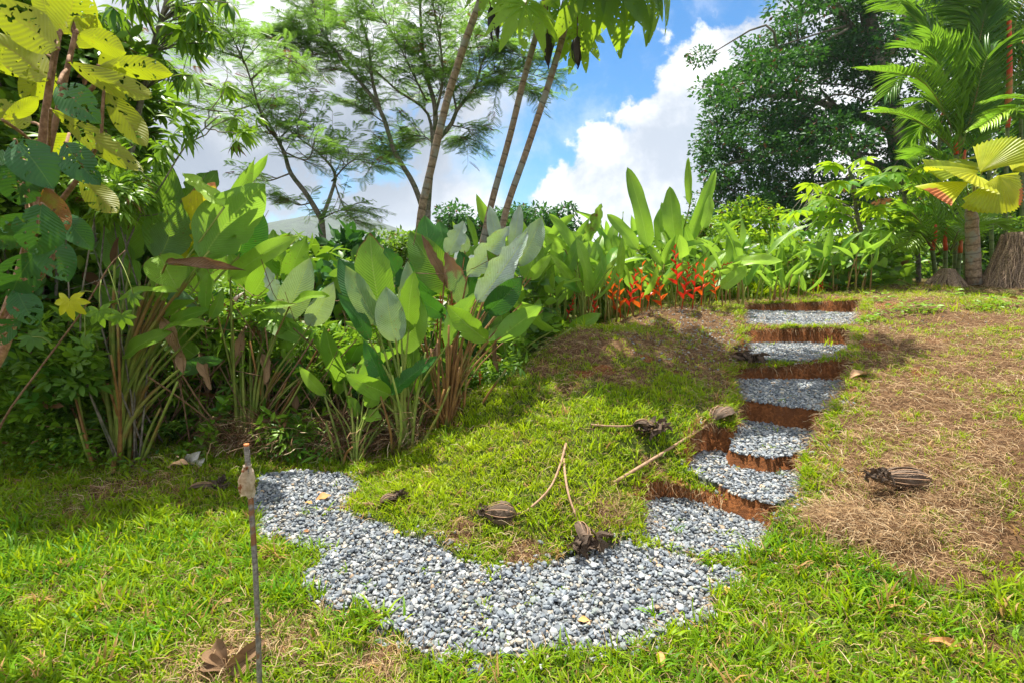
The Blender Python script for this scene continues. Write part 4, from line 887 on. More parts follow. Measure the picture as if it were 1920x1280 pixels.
specs = [('thick brown leaning trunk, leftmost of the three ringed trunks', [(778, 640), (783, 500), (790, 400), (812, 300), (838, 190), (872, 80), (908, -20), (935, -110)], 7.2, .060, .042),
         ('ringed grey leaning trunk in the middle of the three, ending under lobed leaves', [(890, 540), (898, 490), (922, 380), (955, 260), (982, 150), (1010, 50), (1022, 0), (1035, -70)], 6.6, .044, .032),
         ('green-topped leaning trunk, rightmost of the three ringed trunks', [(925, 540), (945, 410), (985, 290), (1025, 170), (1052, 80), (1072, 0), (1085, -60)], 6.4, .042, .033)]
cec = []
for lab, pts, d, r0, r1 in specs:
    b0 = P(*pts[0], d); e = tree('leaning_tree', lab, 'tree', b0, 'leaning ringed trunks with lobed leaves'); mt = MB(); p = limb(mt, PL(pts, d), r0, r1, 26, sides=10); mt.build('trunk', M_CBARK, e); cec.append((e, p[-1]))
LEAVES = [(1, (985, 10), 5.9, .50, (.1, -.9, .5), (.75, .9, 0), None), (1, (930, -40), 6.2, .42, (.3, -.7, .7), (.6, .7, 0), None), (2, (1130, -60), 5.7, .78, (-.1, -.75, .6), (.30, .1, 0), (.05, -.1, -1)), (2, (1185, -60), 5.8, .72, (.1, -.8, .5), (.38, .2, 0), (.35, 0, -.9)), (2, (1215, -80), 6.0, .75, (.2, -.7, .6), (.28, .1, 0), (.6, 0, -.8)),
          (2, (1085, 60), 6.9, .45, (0, -.8, .6), (.35, .4, 0), (.1, 0, -1)), (2, (1050, 20), 6.7, .5, (0, -.6, .8), (.8, .8, 0), (-.2, 0, -1)), (1, (1010, -90), 6.9, .5, (0, -.5, .9), (.5, .6, 0), (-.6, -.1, -.5)), (2, (1110, -130), 5.6, .7, (0, -.5, .9), (.4, .3, 0), (-.3, -.6, -.2)),
          (1, (940, -150), 6.3, .8, (0, 0, 1), (.5, .5, 0), (-.9, 0, -.1)), (2, (1160, -180), 6.6, .9, (0, 0, 1), (.5, .5, 0), (.9, .2, -.1)), (2, (1080, -230), 7.3, .9, (0, 0, 1), (.5, .5, 0), (.1, .9, -.1)), (1, (1020, -210), 6.0, .85, (0, 0, 1), (.5, .5, 0), (0, -.9, -.1)), (1, (960, -210), 7.2, .8, (0, 0, 1), (.5, .5, 0), (-.6, .8, -.1)),
          (2, (1330, -200), 6.5, .75, (0, 0, 1), (.5, .5, 0), (.9, .2, -.1)), (2, (1400, -260), 6.8, .7, (0, 0, 1), (.5, .5, 0), (.9, -.2, -.1)), (2, (1240, -190), 5.9, .85, (0, 0, 1), (.5, .5, 0), (.7, -.6, -.1)), (0, (900, -200), 7.0, .8, (0, 0, 1), (.5, .5, 0), (-.4, -.6, -.1)), (0, (980, -240), 7.6, .8, (0, 0, 1), (.5, .5, 0), (.6, .6, -.1)), (0, (870, -160), 7.6, .7, (0, 0, 1), (.5, .5, 0), (-.7, .6, -.1)),
          (0, (960, 10), 7.4, .4, (0, -.9, .4), (.7, .6, 0), (.1, 0, -1))]
for i, (px, py), d, sz, up, tn, dd in LEAVES: lobed_leaf(cec[i][0], cec[i][1], P(px, py, d), sz, up, None if dd is None else np.array(dd, float), tn)
for i, px, py, py0, d, L_, W_ in [(1, 920, 12, -60, 6.3, .34, .05), (1, 1026, 62, -40, 6.4, .36, .07), (2, 1082, 68, -60, 6.2, .32, .07), (1, 932, 40, -60, 6.5, .22, .03)]:
    mb = MB(); p = P(px, py, d); curled_dead(mb, p, (.05, 0, -1), L_, W_, 7); o = mb.build('dead_leaf', M_HANGD, cec[i][0]); ms = MB(); tube(ms, spline([cec[i][1], p+np.array([0, 0, .3]), p], 6), .007, 5, (.2, 0, 0)); ms.build('leaf_stalk', M_TWIG, o)

# big dark spreading tree, right
def cluster_cloud(mb, c, rad, n, T, size, tint, flat=.55, inner=.3, up=.5):
    q = rdir(n, -1, 1)*(inner+(1-inner)*rng.random((n, 1))**.4); pos = np.asarray(c)+q*np.array([rad, rad, rad*flat])
    dd = unit(q*np.array([1, 1, .4])+rng.normal(0, .5, (n, 3))); place(mb, T, pos, dd, upj(n, up), size*rng.uniform(.65, 1.3, n), tint)
d = 22.0; b0 = P(1760, 560, d)
e = tree('spreading_tree', 'huge dark green spreading tree filling the sky behind the palms', 'tree', b0)
mt, ml = MB(), MB()
limb(mt, PL([(1760, 560), (1745, 430), (1700, 330), (1680, 240), (1650, 120), (1620, 0), (1600, -100)], d), .55, .18, 24, sides=9)
BR = [[(1700, 330), (1620, 300), (1540, 262), (1460, 285), (1360, 310)], [(1690, 250), (1600, 215), (1530, 190), (1470, 180), (1370, 185)], [(1680, 240), (1640, 150), (1590, 110), (1500, 100), (1420, 130)], [(1650, 120), (1600, 60), (1570, 10), (1540, -40)], [(1740, 400), (1650, 380), (1560, 380), (1450, 360)], [(1650, 120), (1690, 60), (1700, -20)], [(1720, 350), (1780, 250), (1840, 160)], [(1600, 215), (1560, 240), (1500, 230), (1420, 240)], [(1560, 350), (1480, 400), (1400, 400)]]
paths = [limb(mt, PL([(a, b, rng.normal(0, .8)) for a, b in q], d), .20, .05, 16, col=(.9, 0, 0)) for q in BR]
mt2 = [limb(mt, [p[k], p[k]+rdir(1, -.1, .6)[0]*1.6, p[k]+rdir(1, 0, .6)[0]*2.6], .06, .02, 7) for p in paths for k in (5, 8, 11, 13)]
spots = []
for p in paths:
    for k in range(2, 16): spots.append(p[k]+rng.normal(0, .7, 3)*[1, 1.6, .6]+[0, 0, .3])
outline = [(1340, 300, 34), (1345, 180, 30), (1370, 170, 30), (1400, 140, 35), (1430, 110, 35), (1470, 70, 35), (1500, 20, 40), (1540, 0, 40), (1600, 0, 50), (1660, 10, 50), (1720, 30, 50), (1350, 340, 34), (1350, 230, 28), (1345, 275, 26), (1400, 300, 40), (1450, 320, 40), (1500, 340, 45), (1560, 300, 45), (1620, 340, 50), (1680, 300, 50), (1450, 150, 40), (1500, 120, 40), (1560, 100, 45), (1560, 60, 45), (1620, 90, 50), (1680, 120, 55), (1420, 200, 35), (1480, 220, 36), (1540, 240, 30), (1600, 260, 40), (1400, 240, 34), (1450, 250, 30), (1340, 370, 30), (1400, 370, 45), (1460, 400, 45), (1530, 410, 50), (1600, 400, 50), (1660, 400, 50), (1720, 420, 50), (1700, 220, 60), (1750, 160, 60), (1800, 100, 60), (1800, 260, 60), (1740, 320, 60), (1380, 430, 45), (1440, 450, 50), (1500, 470, 50), (1560, 480, 50), (1640, 470, 50), (1330, 410, 30), (1580, -40, 50), (1680, -50, 60), (1780, 0, 60), (1860, 60, 60), (1500, 290, 34), (1450, 280, 30)]
for px, py, r_ in outline:
    for k in range(3): spots.append(P(px+rng.normal(0, r_*.4), py+rng.normal(0, r_*.3), d+rng.normal(0, 2.0)))
for s_ in spots:
    lt = rng.uniform(0, .5) if s_[2] > 6 else rng.uniform(.1, .8)
    cluster_cloud(ml, s_, rng.uniform(.5, 1.0), 250, TINY, .17, tints(250, v=.45, g=lt, gs=.2), flat=.5)
mt.build('trunk', M_BARK, e); ml.build('crown', M_BIG, e)

# bushes between
def bush(name, label, cat, c, rx, ry, rz, n, T, size, mat, tint, group=None, ncl=24, stems=6, base=None, up=.5, smat=None):
    base = np.array(base if base is not None else [c[0], c[1], c[2]-rz]); e = empty(name, base, label, cat, group); ml, mt = MB(), MB()
    for i in range(ncl):
        q = rdir(1, -.7, 1)[0]*rng.uniform(.35, 1.0); s_ = np.array(c)+q*[rx, ry, rz]; r_ = rng.uniform(.22, .42)*min(rx, rz*1.5)
        m_ = n//ncl; tt = dict(tint); tt['g'] = tint['g']+rng.normal(0, .15); cluster_cloud(ml, s_, r_, m_, T, size, tints(m_, **tt), flat=.7, up=up)
        if i < stems: limb(mt, [base+rng.normal(0, .06, 3)*[1, 1, 0], (base+s_)/2+rng.normal(0, .08, 3), s_], min(.03, .014*(rx+rz)), .004, 7)
    ml.build('foliage', mat, e); mt.build('stem', smat or M_BARK, e); return e
bush('bush', 'rounded lime green bush in front of the dark spreading tree', 'bush', P(1390, 440, 15), 1.3, 1.2, .9, 5200, OV, .15, M_LIME, dict(v=.5, g=.4), 'bushes along the skyline', ncl=34)
bush('bush', 'bright green bush lower right of the rounded lime one', 'bush', P(1290, 450, 14), 1.0, 1.0, .7, 3200, OV, .14, M_UND, dict(v=.6, g=.7), 'bushes along the skyline')
bush('bush', 'dark round tree top behind the silver-leaved clump, left of the leaning trunks', 'bush', P(905, 440, 22), 2.2, 1.5, 1.2, 6000, OV, .20, M_BIG, dict(v=.6, g=.6), 'bushes along the skyline', ncl=30)
bush('bush', 'dark round tree top right of the leaning trunks, behind silver leaves', 'bush', P(1010, 440, 20), 1.7, 1.5, 1.1, 4000, OV, .2, M_BIG, dict(v=.5, g=.5), 'bushes along the skyline')
bush('bush', 'yellow-green bush in front of the distant hill', 'bush', P(765, 480, 15), 1.1, 1.0, .7, 3000, OV, .15, M_UND, dict(v=.5, g=.5), 'bushes along the skyline')
bush('bush', 'green bush low under the lobed sapling trees', 'bush', P(1650, 500, 13), 3.0, 1.0, 1.2, 7000, OV, .15, M_UND, dict(v=.65, g=.6), 'bushes along the skyline', ncl=46)
bush('bush', 'green bush behind the red-flowered heliconia clump', 'bush', P(1500, 520, 13), 1.6, 1.0, .8, 3500, OV, .14, M_UND, dict(v=.5, g=.4), 'bushes along the skyline')
e = bush('round_leaved_bush', 'dark bush with thick oval leaves standing before the hill', 'bush', P(625, 500, 7.4), .62, .5, .5, 620, leafT('oval', 4, .3, .1, .52, 4), .20, M_BIG, dict(v=.45, g=.5), ncl=26, up=.8)

# lobed sapling trees (umbrella-like leaves), right
for lab, pts, d, ll in [('lobed-leaf sapling with a slanting stem, right of the red heliconia flowers', [(1650, 548), (1640, 500), (1618, 445), (1606, 400), (1600, 345), (1592, 318)], 10.0, [(1545, 362), (1575, 335), (1625, 312), (1650, 330), (1570, 380), (1640, 372), (1610, 350), (1560, 410), (1650, 410), (1625, 440), (1592, 322), (1600, 380), (1662, 352)]),
                        ('lobed-leaf sapling with a straight grey stem behind the heliconias', [(1612, 540), (1611, 480), (1600, 420), (1560, 370), (1530, 350)], 11, [(1520, 388), (1545, 400), (1500, 420), (1560, 440), (1525, 440), (1490, 400), (1590, 440), (1540, 470), (1500, 465), (1580, 478), (1470, 450), (1600, 460), (1545, 372)]),
                        ('lobed-leaf sapling beside the palm clump, mostly in leaf', [(1722, 540), (1720, 470), (1700, 400), (1690, 330)], 10.6, [(1690, 330), (1715, 312), (1670, 318), (1735, 335), (1690, 370), (1720, 400), (1660, 380), (1700, 430), (1670, 450), (1725, 450), (1690, 400), (1750, 370)])]:
    b0 = P(*pts[0], d); e = tree('lobed_leaf_sapling', lab, 'tree', b0, 'saplings with umbrella-like lobed leaves'); mt = MB(); pth_ = limb(mt, PL(pts, d), .05, .025, 14); o = []
    ml = MB()
    for px, py in ll:
        for rep in range(3):
            hub = P(px+rng.normal(0, 18), py+rng.normal(0, 14), d+rng.normal(0, .45)); k = int(np.argmin(np.linalg.norm(pth_-hub-np.array([0, 0, -.3]), axis=1))); tube(mt, spline([pth_[k], (pth_[k]+hub)/2+[0, 0, .06], hub], 5), .006, 4, (.6, 0, 0), cap=False)
            az = rng.random()*2*PI; place(ml, PALMATE, hub[None], np.array([[math.cos(az), math.sin(az), -.25]]), unit(np.array([[rng.normal(0, .2), -.35, 1]])), rng.uniform(.26, .36), tints(1, v=.5, g=.45, gs=.3, bp=.04))
    mt.build('trunk', M_BARK, e); ml.build('crown', M_LIME, e)

# ------------------------------------------------------------------ palms
DP = min(float(G(1826, 536)[1]), 10.0); KP = DP/6.6; print('palm depth', DP)
def frond(e, pts, nl, ll, mat, lw=.035, vee=.5, tint=(.5, .3, 0), yel=0., start=.12, dro=.25, rib_mat=None, name='frond', npts=14):
    ll = ll*KP; lw = lw*KP; p = spline(pts, npts); mb = MB(); ms = MB(); tube(ms, p, np.linspace(.014, .004, npts), 5, (.6, 0, 0))
    t = np.linspace(start, .99, nl); q = t*(npts-1); j = np.minimum(q.astype(int), npts-2); pos = p[j]+(p[j+1]-p[j])*(q-j)[:, None]; tan = unit(p[np.minimum(j+1, npts-1)]-p[j])
    upv = np.array([0, -.25, 1.]); sd_ = unit(np.cross(tan, upv)); nn = np.cross(sd_, tan)
    LT = leafT('lance', 5, .25, dro, .5, 2)
    for sg in (-1, 1):
        fwd = .55+.9*t[:, None]; dd = unit(sd_*sg+tan*fwd+nn*vee+rng.normal(0, .06, (nl, 3))); L_ = ll*np.sin(PI*(.12+.80*t))**.6*rng.uniform(.9, 1.1, nl)
        tn = np.tile(np.array(tint, float), (nl, 1)); tn[:, 0] += rng.normal(0, .08, nl); tn[:, 1] = (tn[:, 1]+rng.normal(0, .12, nl)+yel*t).clip(0, 1.2)
        mb.inst(LT, frames(dd, nn+sd_*sg*.3, L_, np.full(nl, lw*2), L_), pos, tn)
    o = mb.build(name, mat, e); ms.build('rachis', rib_mat or M_STALK, o); return o
M_REDST = barkmat('red_crownshaft', (.50, .035, .012), (.62, .10, .02), (.45, .16, .03), scale=8, bump=.05, rough=.35)
M_GST = barkmat('ringed_green_cane', (.08, .13, .03), (.16, .20, .06), scale=10, rings=5, bump=.2, rough=.5)
def palm(label, stems, fronds, d, group='feather palms at the right edge', base=None):
    d = d*KP
    b0 = P(*stems[0][0], d); e = empty('feather_palm', b0, label, 'palm', group)
    for k, s_ in enumerate(stems):
        mt = MB(); limb(mt, PL(s_, d), .045, .036, 12, sides=8); mt.build('trunk', M_GST, e)
        mt = MB(); top = P(*s_[-1], d); tube(mt, spline([top, top+np.array([rng.normal(0, .03), 0, .28]), top+np.array([0, 0, .5])], 6), np.linspace(.042, .02, 6), 8, (.6, 0, 0)); mt.build('crownshaft', M_REDST, e)
    for f in fronds: frond(e, PL(f[0], d), f[1], f[2], M_PALM, **(f[3] if len(f) > 3 else {}))
    return e
palm('feather palm with the brightest erect fronds left of the red shaft', [[(1790, 545), (1792, 400), (1793, 290)], [(1812, 545), (1808, 430), (1803, 330)]],
     [([(1800, 290), (1775, 220), (1725, 150, -.5), (1628, 132, -1.0)], 40, .55, dict(tint=(.5, .4, 0), yel=.6, vee=.6)), ([(1800, 290), (1790, 200), (1755, 110, -.3), (1700, 90, -.5)], 44, .62, dict(tint=(.6, .35, 0), vee=.5)),
      ([(1800, 290), (1800, 190), (1790, 110), (1745, 62, -.4)], 44, .60, dict(tint=(.5, .3, 0))), ([(1800, 290), (1825, 200), (1850, 110), (1880, 90)], 40, .55, dict(tint=(.4, .2, 0))), ([(1795, 290), (1740, 240), (1690, 215, -.5), (1640, 212, -.9)], 34, .42, dict(tint=(.6, .7, 0), yel=.5)),
      ([(1800, 300), (1770, 260), (1740, 230, .4), (1712, 262, .7)], 30, .45, dict(tint=(.45, .4, 0))), ([(1800, 300), (1840, 250), (1870, 210), (1900, 220)], 34, .45), ([(1795, 330), (1760, 300), (1730, 290), (1700, 300, -.4)], 30, .4, dict(tint=(.6, .6, 0))),
      ([(1800, 280), (1770, 150, .5), (1735, 60, .8), (1700, 20, 1)], 40, .6, dict(tint=(.35, .1, 0))), ([(1800, 290), (1815, 170, .4), (1840, 60, .8), (1850, 10, 1)], 40, .6, dict(tint=(.35, .1, 0)))], 8.0)
palm('feather palm with a tall bright red shaft and dark hanging leaflets, top right corner', [[(1886, 545), (1886, 350), (1889, 240)], [(1862, 545), (1855, 330), (1850, 220)]],
     [([(1890, 190), (1892, 90), (1880, 0), (1850, -60)], 44, .75, dict(tint=(.3, .05, 0), vee=-.5, dro=.5)), ([(1890, 190), (1900, 60), (1935, -20), (1990, -40)], 44, .7, dict(tint=(.35, .3, 0), vee=-.3, dro=.5, yel=.5)), ([(1850, 180), (1830, 60), (1780, -10), (1720, -20, -.3)], 46, .7, dict(tint=(.25, .0, 0), vee=-.3, dro=.5)),
      ([(1850, 180), (1850, 50), (1820, -50), (1790, -90)], 40, .7, dict(tint=(.3, .05, 0), vee=-.4, dro=.5)), ([(1890, 200), (1860, 110), (1820, 60), (1780, 50)], 40, .55, dict(tint=(.35, .1, 0), vee=-.2)), ([(1890, 200), (1910, 120), (1940, 100), (1980, 120)], 36, .55, dict(tint=(.45, .3, 0))), ([(1850, 220), (1820, 150), (1790, 130), (1760, 160)], 34, .5, dict(tint=(.3, .1, 0))),
      ([(1890, 220), (1900, 180), (1920, 200), (1950, 260)], 30, .5, dict(tint=(.3, .1, 0))), ([(1850, 240), (1860, 190), (1840, 170), (1810, 210)], 30, .45, dict(tint=(.55, .3, 0))), ([(1890, 200), (1940, 80), (1980, 0), (2030, -40)], 40, .7, dict(tint=(.3, .05, 0)))], 8.8)
palm('feather palm in the back row whose dark fronds fill the gap above the brightest one', [[(1760, 540), (1758, 400), (1762, 230)], [(1915, 540), (1915, 300), (1912, 120)]],
     [([(1762, 200), (1750, 100), (1720, 30), (1660, 0)], 44, .7, dict(tint=(.35, .1, 0), vee=.1, dro=.4)), ([(1762, 200), (1765, 90), (1770, 0), (1760, -80)], 44, .7, dict(tint=(.3, .1, 0), vee=.1, dro=.4)), ([(1762, 200), (1790, 110), (1830, 60), (1880, 60)], 44, .7, dict(tint=(.3, .1, 0), vee=.1, dro=.5)), ([(1762, 210), (1730, 150), (1700, 140), (1660, 180)], 40, .55, dict(tint=(.4, .2, 0), vee=.2)), ([(1762, 220), (1800, 180), (1830, 200), (1850, 250)], 40, .6, dict(tint=(.35, .2, 0), vee=.2)),
      ([(1912, 90), (1890, 20), (1850, -30), (1800, -40)], 44, .8, dict(tint=(.3, .05, 0), vee=-.2, dro=.6)), ([(1912, 90), (1880, 60), (1840, 80), (1810, 150)], 44, .7, dict(tint=(.3, .05, 0), vee=-.1, dro=.6)), ([(1912, 90), (1930, 0), (1960, -40), (2000, -20)], 44, .8, dict(tint=(.3, .1, 0), vee=-.2, dro=.6)), ([(1912, 100), (1930, 100), (1940, 160), (1930, 230)], 40, .7, dict(tint=(.3, .1, 0), vee=-.1, dro=.5)), ([(1762, 200), (1735, 190), (1725, 230), (1720, 290)], 34, .5, dict(tint=(.4, .2, 0), vee=.1))], 9.6)
mt = MB(); e_ = [o for o in bpy.data.objects if o.name.startswith('feather_palm')][1]; limb(mt, PL([(1890, 205), (1892, 160), (1893, 115), (1892, 40)], 8.55*KP), .065, .040, 10, sides=8); o = mt.build('crownshaft', M_REDST, e_)
palm('low bushy feather palm with many short shoots and orange stem bases', [[(1770, 520), (1772, 500), (1773, 470)], [(1755, 520), (1752, 500), (1748, 470)], [(1795, 520), (1797, 500), (1800, 475)]],
     [([(1772+dx, 470), (1772+dx*2+sx*.3, 430, dz), (1772+dx*2+sx*.7, y1, dz*1.6), (1772+dx*2+sx, y2, dz*2)], 24, .34, dict(tint=(.55, .6, 0), yel=.5 if q % 3 == 0 else 0, lw=.024)) for q, (dx, sx, y1, y2, dz) in enumerate([(-10, -60, 400, 395, -.2), (0, -40, 370, 340, .2), (5, 10, 370, 330, 0), (10, 50, 380, 360, -.3), (-15, -90, 440, 440, 0), (-20, -75, 430, 470, -.3), (15, 80, 420, 430, 0), (0, -20, 360, 310, .4), (-5, 30, 350, 300, .4), (-10, -110, 470, 480, .2), (-5, -60, 330, 300, .6), (20, 60, 400, 380, .5), (-20, -40, 450, 470, -.4), (10, 25, 430, 440, -.6), (0, -85, 410, 375, .5)])], 7.6)
palm('feather palm outside the right edge with one yellow frond reaching in', [[(2010, 545), (2010, 400), (2005, 330)]],
     [([(1990, 250), (1950, 212), (1895, 205), (1835, 240, -.2)], 36, .36, dict(tint=(.95, 1.2, 0), yel=.6, lw=.03, vee=.2)), ([(1990, 250), (1960, 200), (1910, 182), (1850, 190, .2)], 32, .32, dict(tint=(.9, 1.2, .0), yel=.5, lw=.03, vee=.2)), ([(2000, 260), (2030, 180), (2070, 120), (2120, 140)], 34, .5), ([(2000, 260), (2000, 160), (1990, 90), (1960, 40)], 34, .5)], 7.0, group='feather palms at the right edge')

# fan palm
def fan(e, hub, mid, up, rad, arc, nseg, tint, brown=0., stalk_from=None, fold=.10):
    rad = rad*KP*.86
    mid = unit(np.asarray(mid, float)); up = np.asarray(up, float); up = unit(up-mid*np.dot(up, mid)); s = np.cross(mid, up)
    m_ = nseg*2; a = np.linspace(-arc/2, arc/2, m_+1); r_ = np.array([0, .25, .5, .75, .93, 1.0]); A, RR = np.meshgrid(a, r_, indexing='ij')
    zig = np.where(np.arange(m_+1) % 2 == 0, 1, -1)[:, None]; tooth = np.where(np.arange(m_+1) % 2 == 0, 1.0, .94)[:, None]
    rr = RR*rad*np.where(RR > .95, tooth, 1)*(1-.08*np.abs(A)/arc); h = zig*fold*rr*(a[1]-a[0])*2.6-.22*rad*(RR**2)*(np.abs(A)/arc)*1.0-.10*rad*RR**2.5+.05*rad*np.sin(A*2.3+1)
    V = hub+rr[..., None]*(np.cos(A)[..., None]*mid+np.sin(A)[..., None]*s)+h[..., None]*up; mb = MB(); c = np.tile(np.array(tint, float), ((m_+1)*6, 1)); bl = fbm(A*1.7+hub[0]*3, RR*1.5+hub[2], 1.3, 3, 71); c[:, 2] = (brown*(RR**5)*np.clip((bl-.38)*5, 0, 1.1)).ravel(); c[:, 1] += ((bl-.5)*.9).ravel(); c[:, 0] += (zig*.06+0*RR).ravel()
    mb.add(V.reshape(-1, 3), [grid_faces(m_, 5)], c, np.stack([RR, A*0+.3], -1).reshape(-1, 2)); o = mb.build('fan_leaf', M_FAN, e, smooth=False)
    if stalk_from is not None:
        ms = MB(); tube(ms, spline([stalk_from, (stalk_from+hub)/2+np.array([0, 0, -.04]), hub+mid*.05], 7), np.linspace(.016, .009, 7), 6, (.6, 0, 0)); ms.build('leaf_stalk', M_STALK, o)
    return o
d = DP; b0 = P(1826, 533, d); e = empty('fan_palm', b0, 'fan palm with pleated yellow-green round leaves next to the fibrous stump', 'palm')
mt = MB(); pt = limb(mt, PL([(1826, 533), (1824, 470), (1822, 420), (1822, 385)], d), .085*KP, .06*KP, 12, sides=10, wob=.004); tube(mt, spline([pt[-1], pt[-1]+[0, 0, .1]], 3), [.06, .05, .03], 8); mt.build('trunk', M_CBARK, e); top = pt[-1]
fan(e, P(1832, 325, 6.3*KP), (-1, -.25, .10), (-.1, -.45, 1), .62, 2.5, 22, (.72, .85, 0), .0, top)
fan(e, P(1838, 325, 6.4*KP), (.55, -.1, .75), (-.7, -.6, .5), .62, 1.6, 18, (.62, .7, 0), 0, top)
fan(e, P(1826, 318, 6.7*KP), (-.9, .3, .28), (.1, -.5, 1), .66, 1.7, 18, (.55, .6, 0), 0, top)
fan(e, P(1870, 330, 6.0*KP), (.35, -.2, -.75), (.1, -1, .3), .52, 2.8, 24, (.60, .75, 0), 1.1, top)
fan(e, P(1815, 345, 6.2*KP), (-1, -.1, -.12), (0, -.5, 1), .60, 1.2, 12, (.8, .9, 0), 1.5, top)
fan(e, P(1845, 345, 6.1*KP), (.1, -.3, -.8), (0, -1, -.2), .42, 1.8, 14, (.7, .9, 0), 1.4, top)
fan(e, P(1835, 320, 6.8*KP), (.1, .9, .5), (0, -.5, 1), .6, 2.2, 18, (.5, .5, 0), 0, top)
fan(e, P(1900, 320, 6.3*KP), (.8, -.1, .35), (-.3, -.6, 1), .6, 2.2, 20, (.62, .8, 0), 0, top)
fan(e, P(1880, 300, 6.9*KP), (.7, .5, .4), (-.3, -.6, 1), .6, 2.2, 20, (.6, .6, 0), 0, top)

# fibrous stump
gs = G(1912, 538); d = float(gs[1]); KS = d/6.4; b0 = gs; e = empty('tree_stump', b0, 'cut stump sheathed in grey fibrous roots at the right edge', 'stump')
M_ROOT = barkmat('root_fibre', (.13, .085, .06), (.42, .31, .23), scale=60, bump=.6)
mb = MB(); ctr = gs.copy(); hgt = .68*KS
core = [ctr+np.array([.02, 0, z]) for z in np.linspace(-.05, hgt-.02, 8)]; tube(mb, core, np.linspace(.36, .225, 8)*KS*np.array([1, .95, .95, .97, 1, 1, 1, 1]), 22, (.2, 0, 0), rough=.04); mb.build('trunk', M_ROOT, e)
mb = MB()
for i in range(520):
    a = rng.random()*2*PI; z1 = hgt*rng.uniform(.55, 1.0) if rng.random() < .8 else rng.uniform(.2, .5); t = np.linspace(0, 1, 8); z = z1*(1-t)-.03; rr = KS*(.235+.15*(1-np.clip(z/hgt, 0, 1))**1.7+rng.uniform(.0, .02))
    aa = a+np.cumsum(rng.normal(0, .06, 8))+rng.normal(0, .15)*t; tube(mb, np.stack([ctr[0]+rr*np.cos(aa), ctr[1]+rr*np.sin(aa), ctr[2]+z], -1), KS*rng.uniform(.003, .009), 4, (rng.uniform(.1, 1), 0, 0), cap=False)
mb.build('roots', M_ROOT, e)['kind'] = 'stuff'
mb = MB(); e2 = empty('palm_root_mound', G(1772, 536), 'brown fibrous root mass at the foot of the low feather palm', 'root mass'); c2 = G(1772, 536)
tube(mb, [c2+np.array([0, 0, z]) for z in (-.05, .10, .22, .30)], [.26, .21, .15, .07], 18, (.05, 0, 0), rough=.08); mb.build('core', M_ROOT, e2); mb = MB()
for i in range(170):
    a = rng.random()*2*PI; t = np.linspace(0, 1, 6); rr = .10+.22*t**1.3; aa = a+np.cumsum(rng.normal(0, .06, 6)); tube(mb, np.stack([c2[0]+rr*np.cos(aa), c2[1]+rr*np.sin(aa), c2[2]+.31*(1-t)**.8-.02], -1), .012, 4, (rng.uniform(0, .35), 0, 0), cap=False)
mb.build('roots', M_ROOT, e2)['kind'] = 'stuff'

for lab, c, rx, ry, rz, n, sz, mt_ in [('tall dark bush behind the palms at the right edge', P(1890, 380, 15), 2.4, 1.2, 2.6, 7000, .20, M_BIG), ('bright bush behind the stump at the right edge', P(1900, 480, 13), 1.8, .9, .8, 3200, .16, M_UND), ('green bush between the fan palm and the feather palms', P(1760, 430, 14), 1.6, .9, 1.4, 4200, .18, M_UND)]:
    bush('bush', lab, 'bush', c, rx, ry, rz, n, OV, sz, mt_, dict(v=.5, g=.4), 'bushes along the skyline', ncl=34)
# distant hill
hx = np.linspace(-1150, 630, 90); hy = np.linspace(630, 1350, 24); HX, HY = np.meshgrid(hx, hy, indexing='ij')
rdg = 20+48*np.exp(-((HX+850)/300)**2)+52*np.exp(-((HX+300)/150)**2); HZ = rdg*np.sin(PI*np.clip((HY-630)/630, 0, 1))*(.7+.6*fbm(HX, HY, .009, 5, 31))-6
mb = MB(); mb.add(np.stack([HX, HY, HZ], -1).reshape(-1, 3), [grid_faces(89, 23)[:, ::-1]], (.5, 0, 0)); m, g, out = newmat('forest_hill'); co = g.add('ShaderNodeTexCoord').outputs['Object']; n1 = g.noise(co, .06, 6, .75)
c = g.mix(g.ss(n1, .35, .65), (.012, .035, .012), (.05, .10, .03)); pr = g.add('ShaderNodeBsdfPrincipled'); g.l.new(c, pr.inputs['Base Color']); pr.inputs['Roughness'].default_value = 1; b = g.add('ShaderNodeBump'); b.inputs['Distance'].default_value = 12; g.l.new(n1, b.inputs['Height']); g.l.new(b.outputs[0], pr.inputs['Normal']); g.l.new(pr.outputs[0], out.inputs[0])
tag(mb.build('hill', m), kind='structure')
# ------------------------------------------------------------------ left thicket
def shrub_leaf(e, b, t, w_px, d, roll=0, col=(.5, .4, 0), mat=None, org=None, **kw):
    bb = P(*b, d); tt = P(*t, d+kw.pop('dd', 0)); mb = MB(); big_leaf(mb, bb, tt, w_px/960*d, roll=roll, fold=kw.pop('fold', .25), bow=kw.pop('bow', .08), kind='oval', col=col, nu=18, nv=8, wave=.02, **kw); o = mb.build('leaf', mat or M_MIC, e)
    if org is not None:
        ms = MB(); tube(ms, spline([org, (org+bb)/2+np.array([0, 0, .01]), bb], 5), .006, 5, (.6, 0, 0)); ms.build('leaf_stalk', M_TWIG, o)
    return o
b0 = np.array([-3.3, 2.7, 0.0]); e = empty('large_leaved_shrub', b0, 'large-leaved shrub with sunlit yellow and dark insect-holed leaves in the top left corner', 'shrub')
mt = MB(); S1 = limb(mt, [b0, P(-60, 730, 2.3), P(8, 600, 2.2), P(60, 430, 2.2), P(78, 270, 2.25), P(98, 130, 2.2), P(112, 60, 2.2)], .028, .009, 24, (.6, 0, 0)); S2 = limb(mt, [S1[13], P(90, 290, 2.15), P(122, 150, 2.1), P(142, 60, 2.1)], .014, .008, 12); limb(mt, [b0+[.1, .1, 0], P(-60, 800, 2.5), P(14, 640, 2.4), P(50, 480, 2.4), P(60, 380, 2.5)], .026, .012, 16, (.9, 0, 0))
